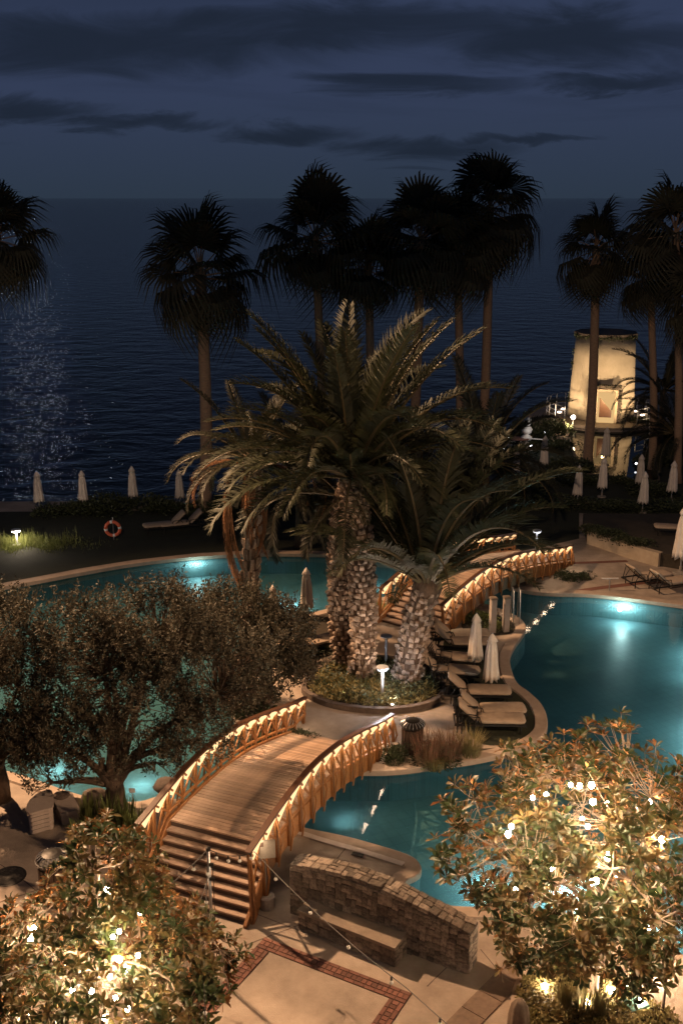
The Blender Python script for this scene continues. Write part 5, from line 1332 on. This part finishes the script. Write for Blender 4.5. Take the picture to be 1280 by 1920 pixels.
# ------------------------------------------------------------------ lit magnolias
def leaf_mesh():
    m = MB(); vs = [(0, 0, 0), (.35, .10, .03), (.72, .155, .035), (1.0, 0, -.10), (.72, -.155, .035), (.35, -.10, .03), (.38, 0, .0), (.74, 0, -.012)]
    m.add(vs, [(0, 6, 1), (1, 6, 7, 2), (2, 7, 3), (0, 5, 6), (5, 4, 7, 6), (4, 3, 7)]); return m
LEAF = leaf_mesh(); leaf_me = leaf_mesh().mesh('leaf', 'magnolia_leaf', smooth=True)
def magnolia(base, shape, ctr, bulbs, label, seed, nros, lsz=.20, power=1.0, strings=''):
    rn = RND(seed); t = thing('magnolia_tree', label, 'tree', base, 0, 'lit broad-leaved trees at the bottom of the photo')
    ctr = Vector(ctr)
    MB().tube(spline([Vector((0, 0, 0)), Vector((.03, .02, ctr.z * .4)), Vector((-.03, 0, ctr.z * .9)), Vector((0, 0, ctr.z * 1.35))], False, 5), [.10 - .006 * i for i in range(16)][:16], 9).build('trunk', 'pale_bark', t, smooth=True)
    ros = []
    while len(ros) < nros:
        if isinstance(shape, list):
            lc, lr_, lw = rn.choices(shape, weights=[q[2] for q in shape])[0]; d = rdir(rn, -.7, 1); kk = rn.uniform(.82, 1.05) if rn.random() < .78 else rn.uniform(.4, .8)
            kk *= 1 + .22 * noise.noise(d * 2.3 + Vector((9, 2, 0)))
            p = Vector(lc) + Vector((d.x * lr_[0], d.y * lr_[1], d.z * lr_[2])) * kk
            if p.z < .35 or noise.noise(p * 1.25 + Vector((seed * 3, 0, 0))) < -.20 or any((p - b).length < .16 for b in bulbs): continue
            ros.append((p, d)); continue
        d = rdir(rn, -.8, 1); r = shape(d) * (rn.uniform(.80, 1.04) if rn.random() < .75 else rn.uniform(.35, .8)); p = ctr + d * r
        if p.z < .35: continue
        if noise.noise(p * 1.25 + Vector((seed * 3, 0, 0))) < -.20: continue
        if any((p - b).length < .16 for b in bulbs): continue
        ros.append((p, d))
    br = MB(); limbs = []
    for i in range(16):
        p, d = ros[int(i * len(ros) / 16)]; z0 = rn.uniform(.35, 1.2) * ctr.z; s_ = Vector((0, 0, z0)); e_ = s_.lerp(p, .72); md = s_.lerp(e_, .5) + Vector((0, 0, .12)) + rdir(rn) * .12
        c_ = spline([s_, md, e_], False, 5); br.tube(c_, [.038 - .0022 * k for k in range(len(c_))], 6); limbs += c_[2:]
    sub = []
    for i in range(100):
        p, d = rn.choice(ros); nd = min(limbs, key=lambda q: (q - p).length); e_ = nd.lerp(p, .75); md = nd.lerp(e_, .5) + rdir(rn) * .10 + Vector((0, 0, -.06)); br.tube(spline([nd, md, e_], False, 3), [.016, .015, .014, .012, .011, .010, .009], 4, caps=False); sub += [md, e_]
    for p, d in ros:
        nd = min(sub, key=lambda q: (q - p).length_squared); md = nd.lerp(p, .5) + Vector((0, 0, -.04)); br.tube([nd, md, p], [.009, .008, .006], 3, caps=False)
    br.build('branches', 'pale_bark', t, smooth=True)
    fol = MB(); mats_ = []
    for p, d in ros:
        ax = (d * .8 + Vector((0, 0, .75)) + rdir(rn) * .5).normalized(); q = Vector((0, 0, 1)).rotation_difference(ax).to_matrix().to_4x4(); nl = rn.randint(7, 11)
        for j in range(nl):
            el = 15 + 60 * (j / nl) ** 1.2 + rn.uniform(-14, 14) - 8; s_ = lsz * rn.uniform(.72, 1.15) * (1 - .25 * j / nl)
            M = Matrix.Translation(p + rdir(rn) * .02) @ q @ Matrix.Rotation(j * 2.4 + rn.uniform(-.3, .3), 4, 'Z') @ Matrix.Rotation(-R(el), 4, 'Y') @ Matrix.Rotation(rn.uniform(-.7, .7), 4, 'X') @ Matrix.Diagonal((s_, s_ * rn.uniform(.9, 1.25), s_, 1))
            mats_.append(M)
    bw = base + ctr
    mats_.sort(key=lambda M: (Vector((0, 0, CAMH)) - (base + M.translation)).length)
    step = max(1, len(mats_) // 600)
    pick = set(range(0, min(len(mats_), 300 * step), step)); pick = set(list(sorted(pick))[:300])
    for i, M in enumerate(mats_):
        if i in pick: put(leaf_me, 'leaf', t, M=M)
        else: fol.add([M @ Vector(v) for v in LEAF.v], LEAF.f)
    fol.build('foliage', 'magnolia_leaf', t, smooth=True, kind='stuff')
    fl = thing('fairy_lights', strings, 'string lights', base)
    bmesh_ = MB().lathe([(.008, -.045), (.034, -.02), (.042, .005), (.032, .035), (.006, .048)], 10).mesh('bulb', 'bulb_lit', True)
    prev = None; cb = MB()
    for b in sorted(bulbs, key=lambda b: b.z):
        M = Matrix.Translation(b) @ Matrix.Scale(rn.uniform(.85, 1.25) * power * (1.35 if b.z < .2 else 1), 4); put(bmesh_, 'bulb', fl, M=M)
        if prev is not None: cb.tube([prev, prev.lerp(b, .5) + Vector((0, 0, -.12)), b], .005, 4, caps=False)
        prev = b
    cb.build('cable', 'cable', fl)
mbR = at(1110, 1868)
ctrR = Vector((-.15, .0, 2.68))
def bp(base, lst, yo): return [atY(x, y, base.y + yo(x, y)) - base for x, y in lst]
RB = [(1086, 1474), (1108, 1473), (1069, 1472), (1111, 1504), (998, 1496), (958, 1550), (952, 1565), (1101, 1550), (1138, 1609), (1033, 1629), (1025, 1656), (1109, 1655), (1225, 1675), (1117, 1652), (1095, 1718), (1065, 1776), (1215, 1740), (1240, 1575)]
bulbsR = bp(mbR, RB, lambda x, y: -1.35 if y > 1530 else -1.15)
bulbsR += [at(x, y, .16) - mbR for x, y in ((1236, 1812), (1212, 1824), (1172, 1848), (1146, 1858), (1066, 1778), (1020, 1850), (1100, 1880), (1200, 1880))]
rnb = RND(78)
bulbsR += [ctrR + rdir(rnb, -.6, .8) * rnb.uniform(.5, 1.7) for _ in range(7)]
def shR(d):
    hz = 1.03 if d.z > 0 else 1.03 * (1 + .42 * d.z)
    r = 2.45 / max(.01, math.sqrt((d.x / hz) ** 2 + (d.y / (hz * .9)) ** 2 + (d.z / (1.02 if d.z > 0 else .90)) ** 2)); return r * (1 + .20 * noise.noise(d * 2.1 + Vector((4, 1, 0))) + .10 * noise.noise(d * 5))
magnolia(mbR, shR, ctrR, bulbsR, 'broad-leaved tree full of bright bulbs at the lower right', 201, 1500, .232, 1.0, 'string of bright bulbs wound through the lower right tree')
mbL = at(205, 1985)
ctrL = Vector((-.05, .2, 2.05))
LB = [(212, 1757), (224, 1747), (259, 1792), (224, 1799), (207, 1832), (216, 1873), (127, 1806), (55, 1902), (200, 1669), (240, 1892), (196, 1909), (136, 1857), (172, 1859)]
rnb = RND(77)
bulbsL = bp(mbL, LB, lambda x, y: -.75 if y > 1700 else -.2)
bulbsL += [ctrL + rdir(rnb, -.6, .6) * rnb.uniform(.4, 1.3) for _ in range(6)]
shL = [((-.1, .1, 1.75), (2.1, 1.9, 1.25), 1.0), ((.12, .15, 3.15), (.85, .85, 1.3), .38), ((-1.5, -.1, 1.7), (1.1, 1.1, 1.0), .25), ((1.45, .1, 1.75), (.8, .9, .85), .2)]
magnolia(mbL, shL, ctrL, bulbsL, 'broad-leaved tree full of bright bulbs at the lower left', 202, 1350, .215, 1.0, 'string of bright bulbs wound through the lower left tree')
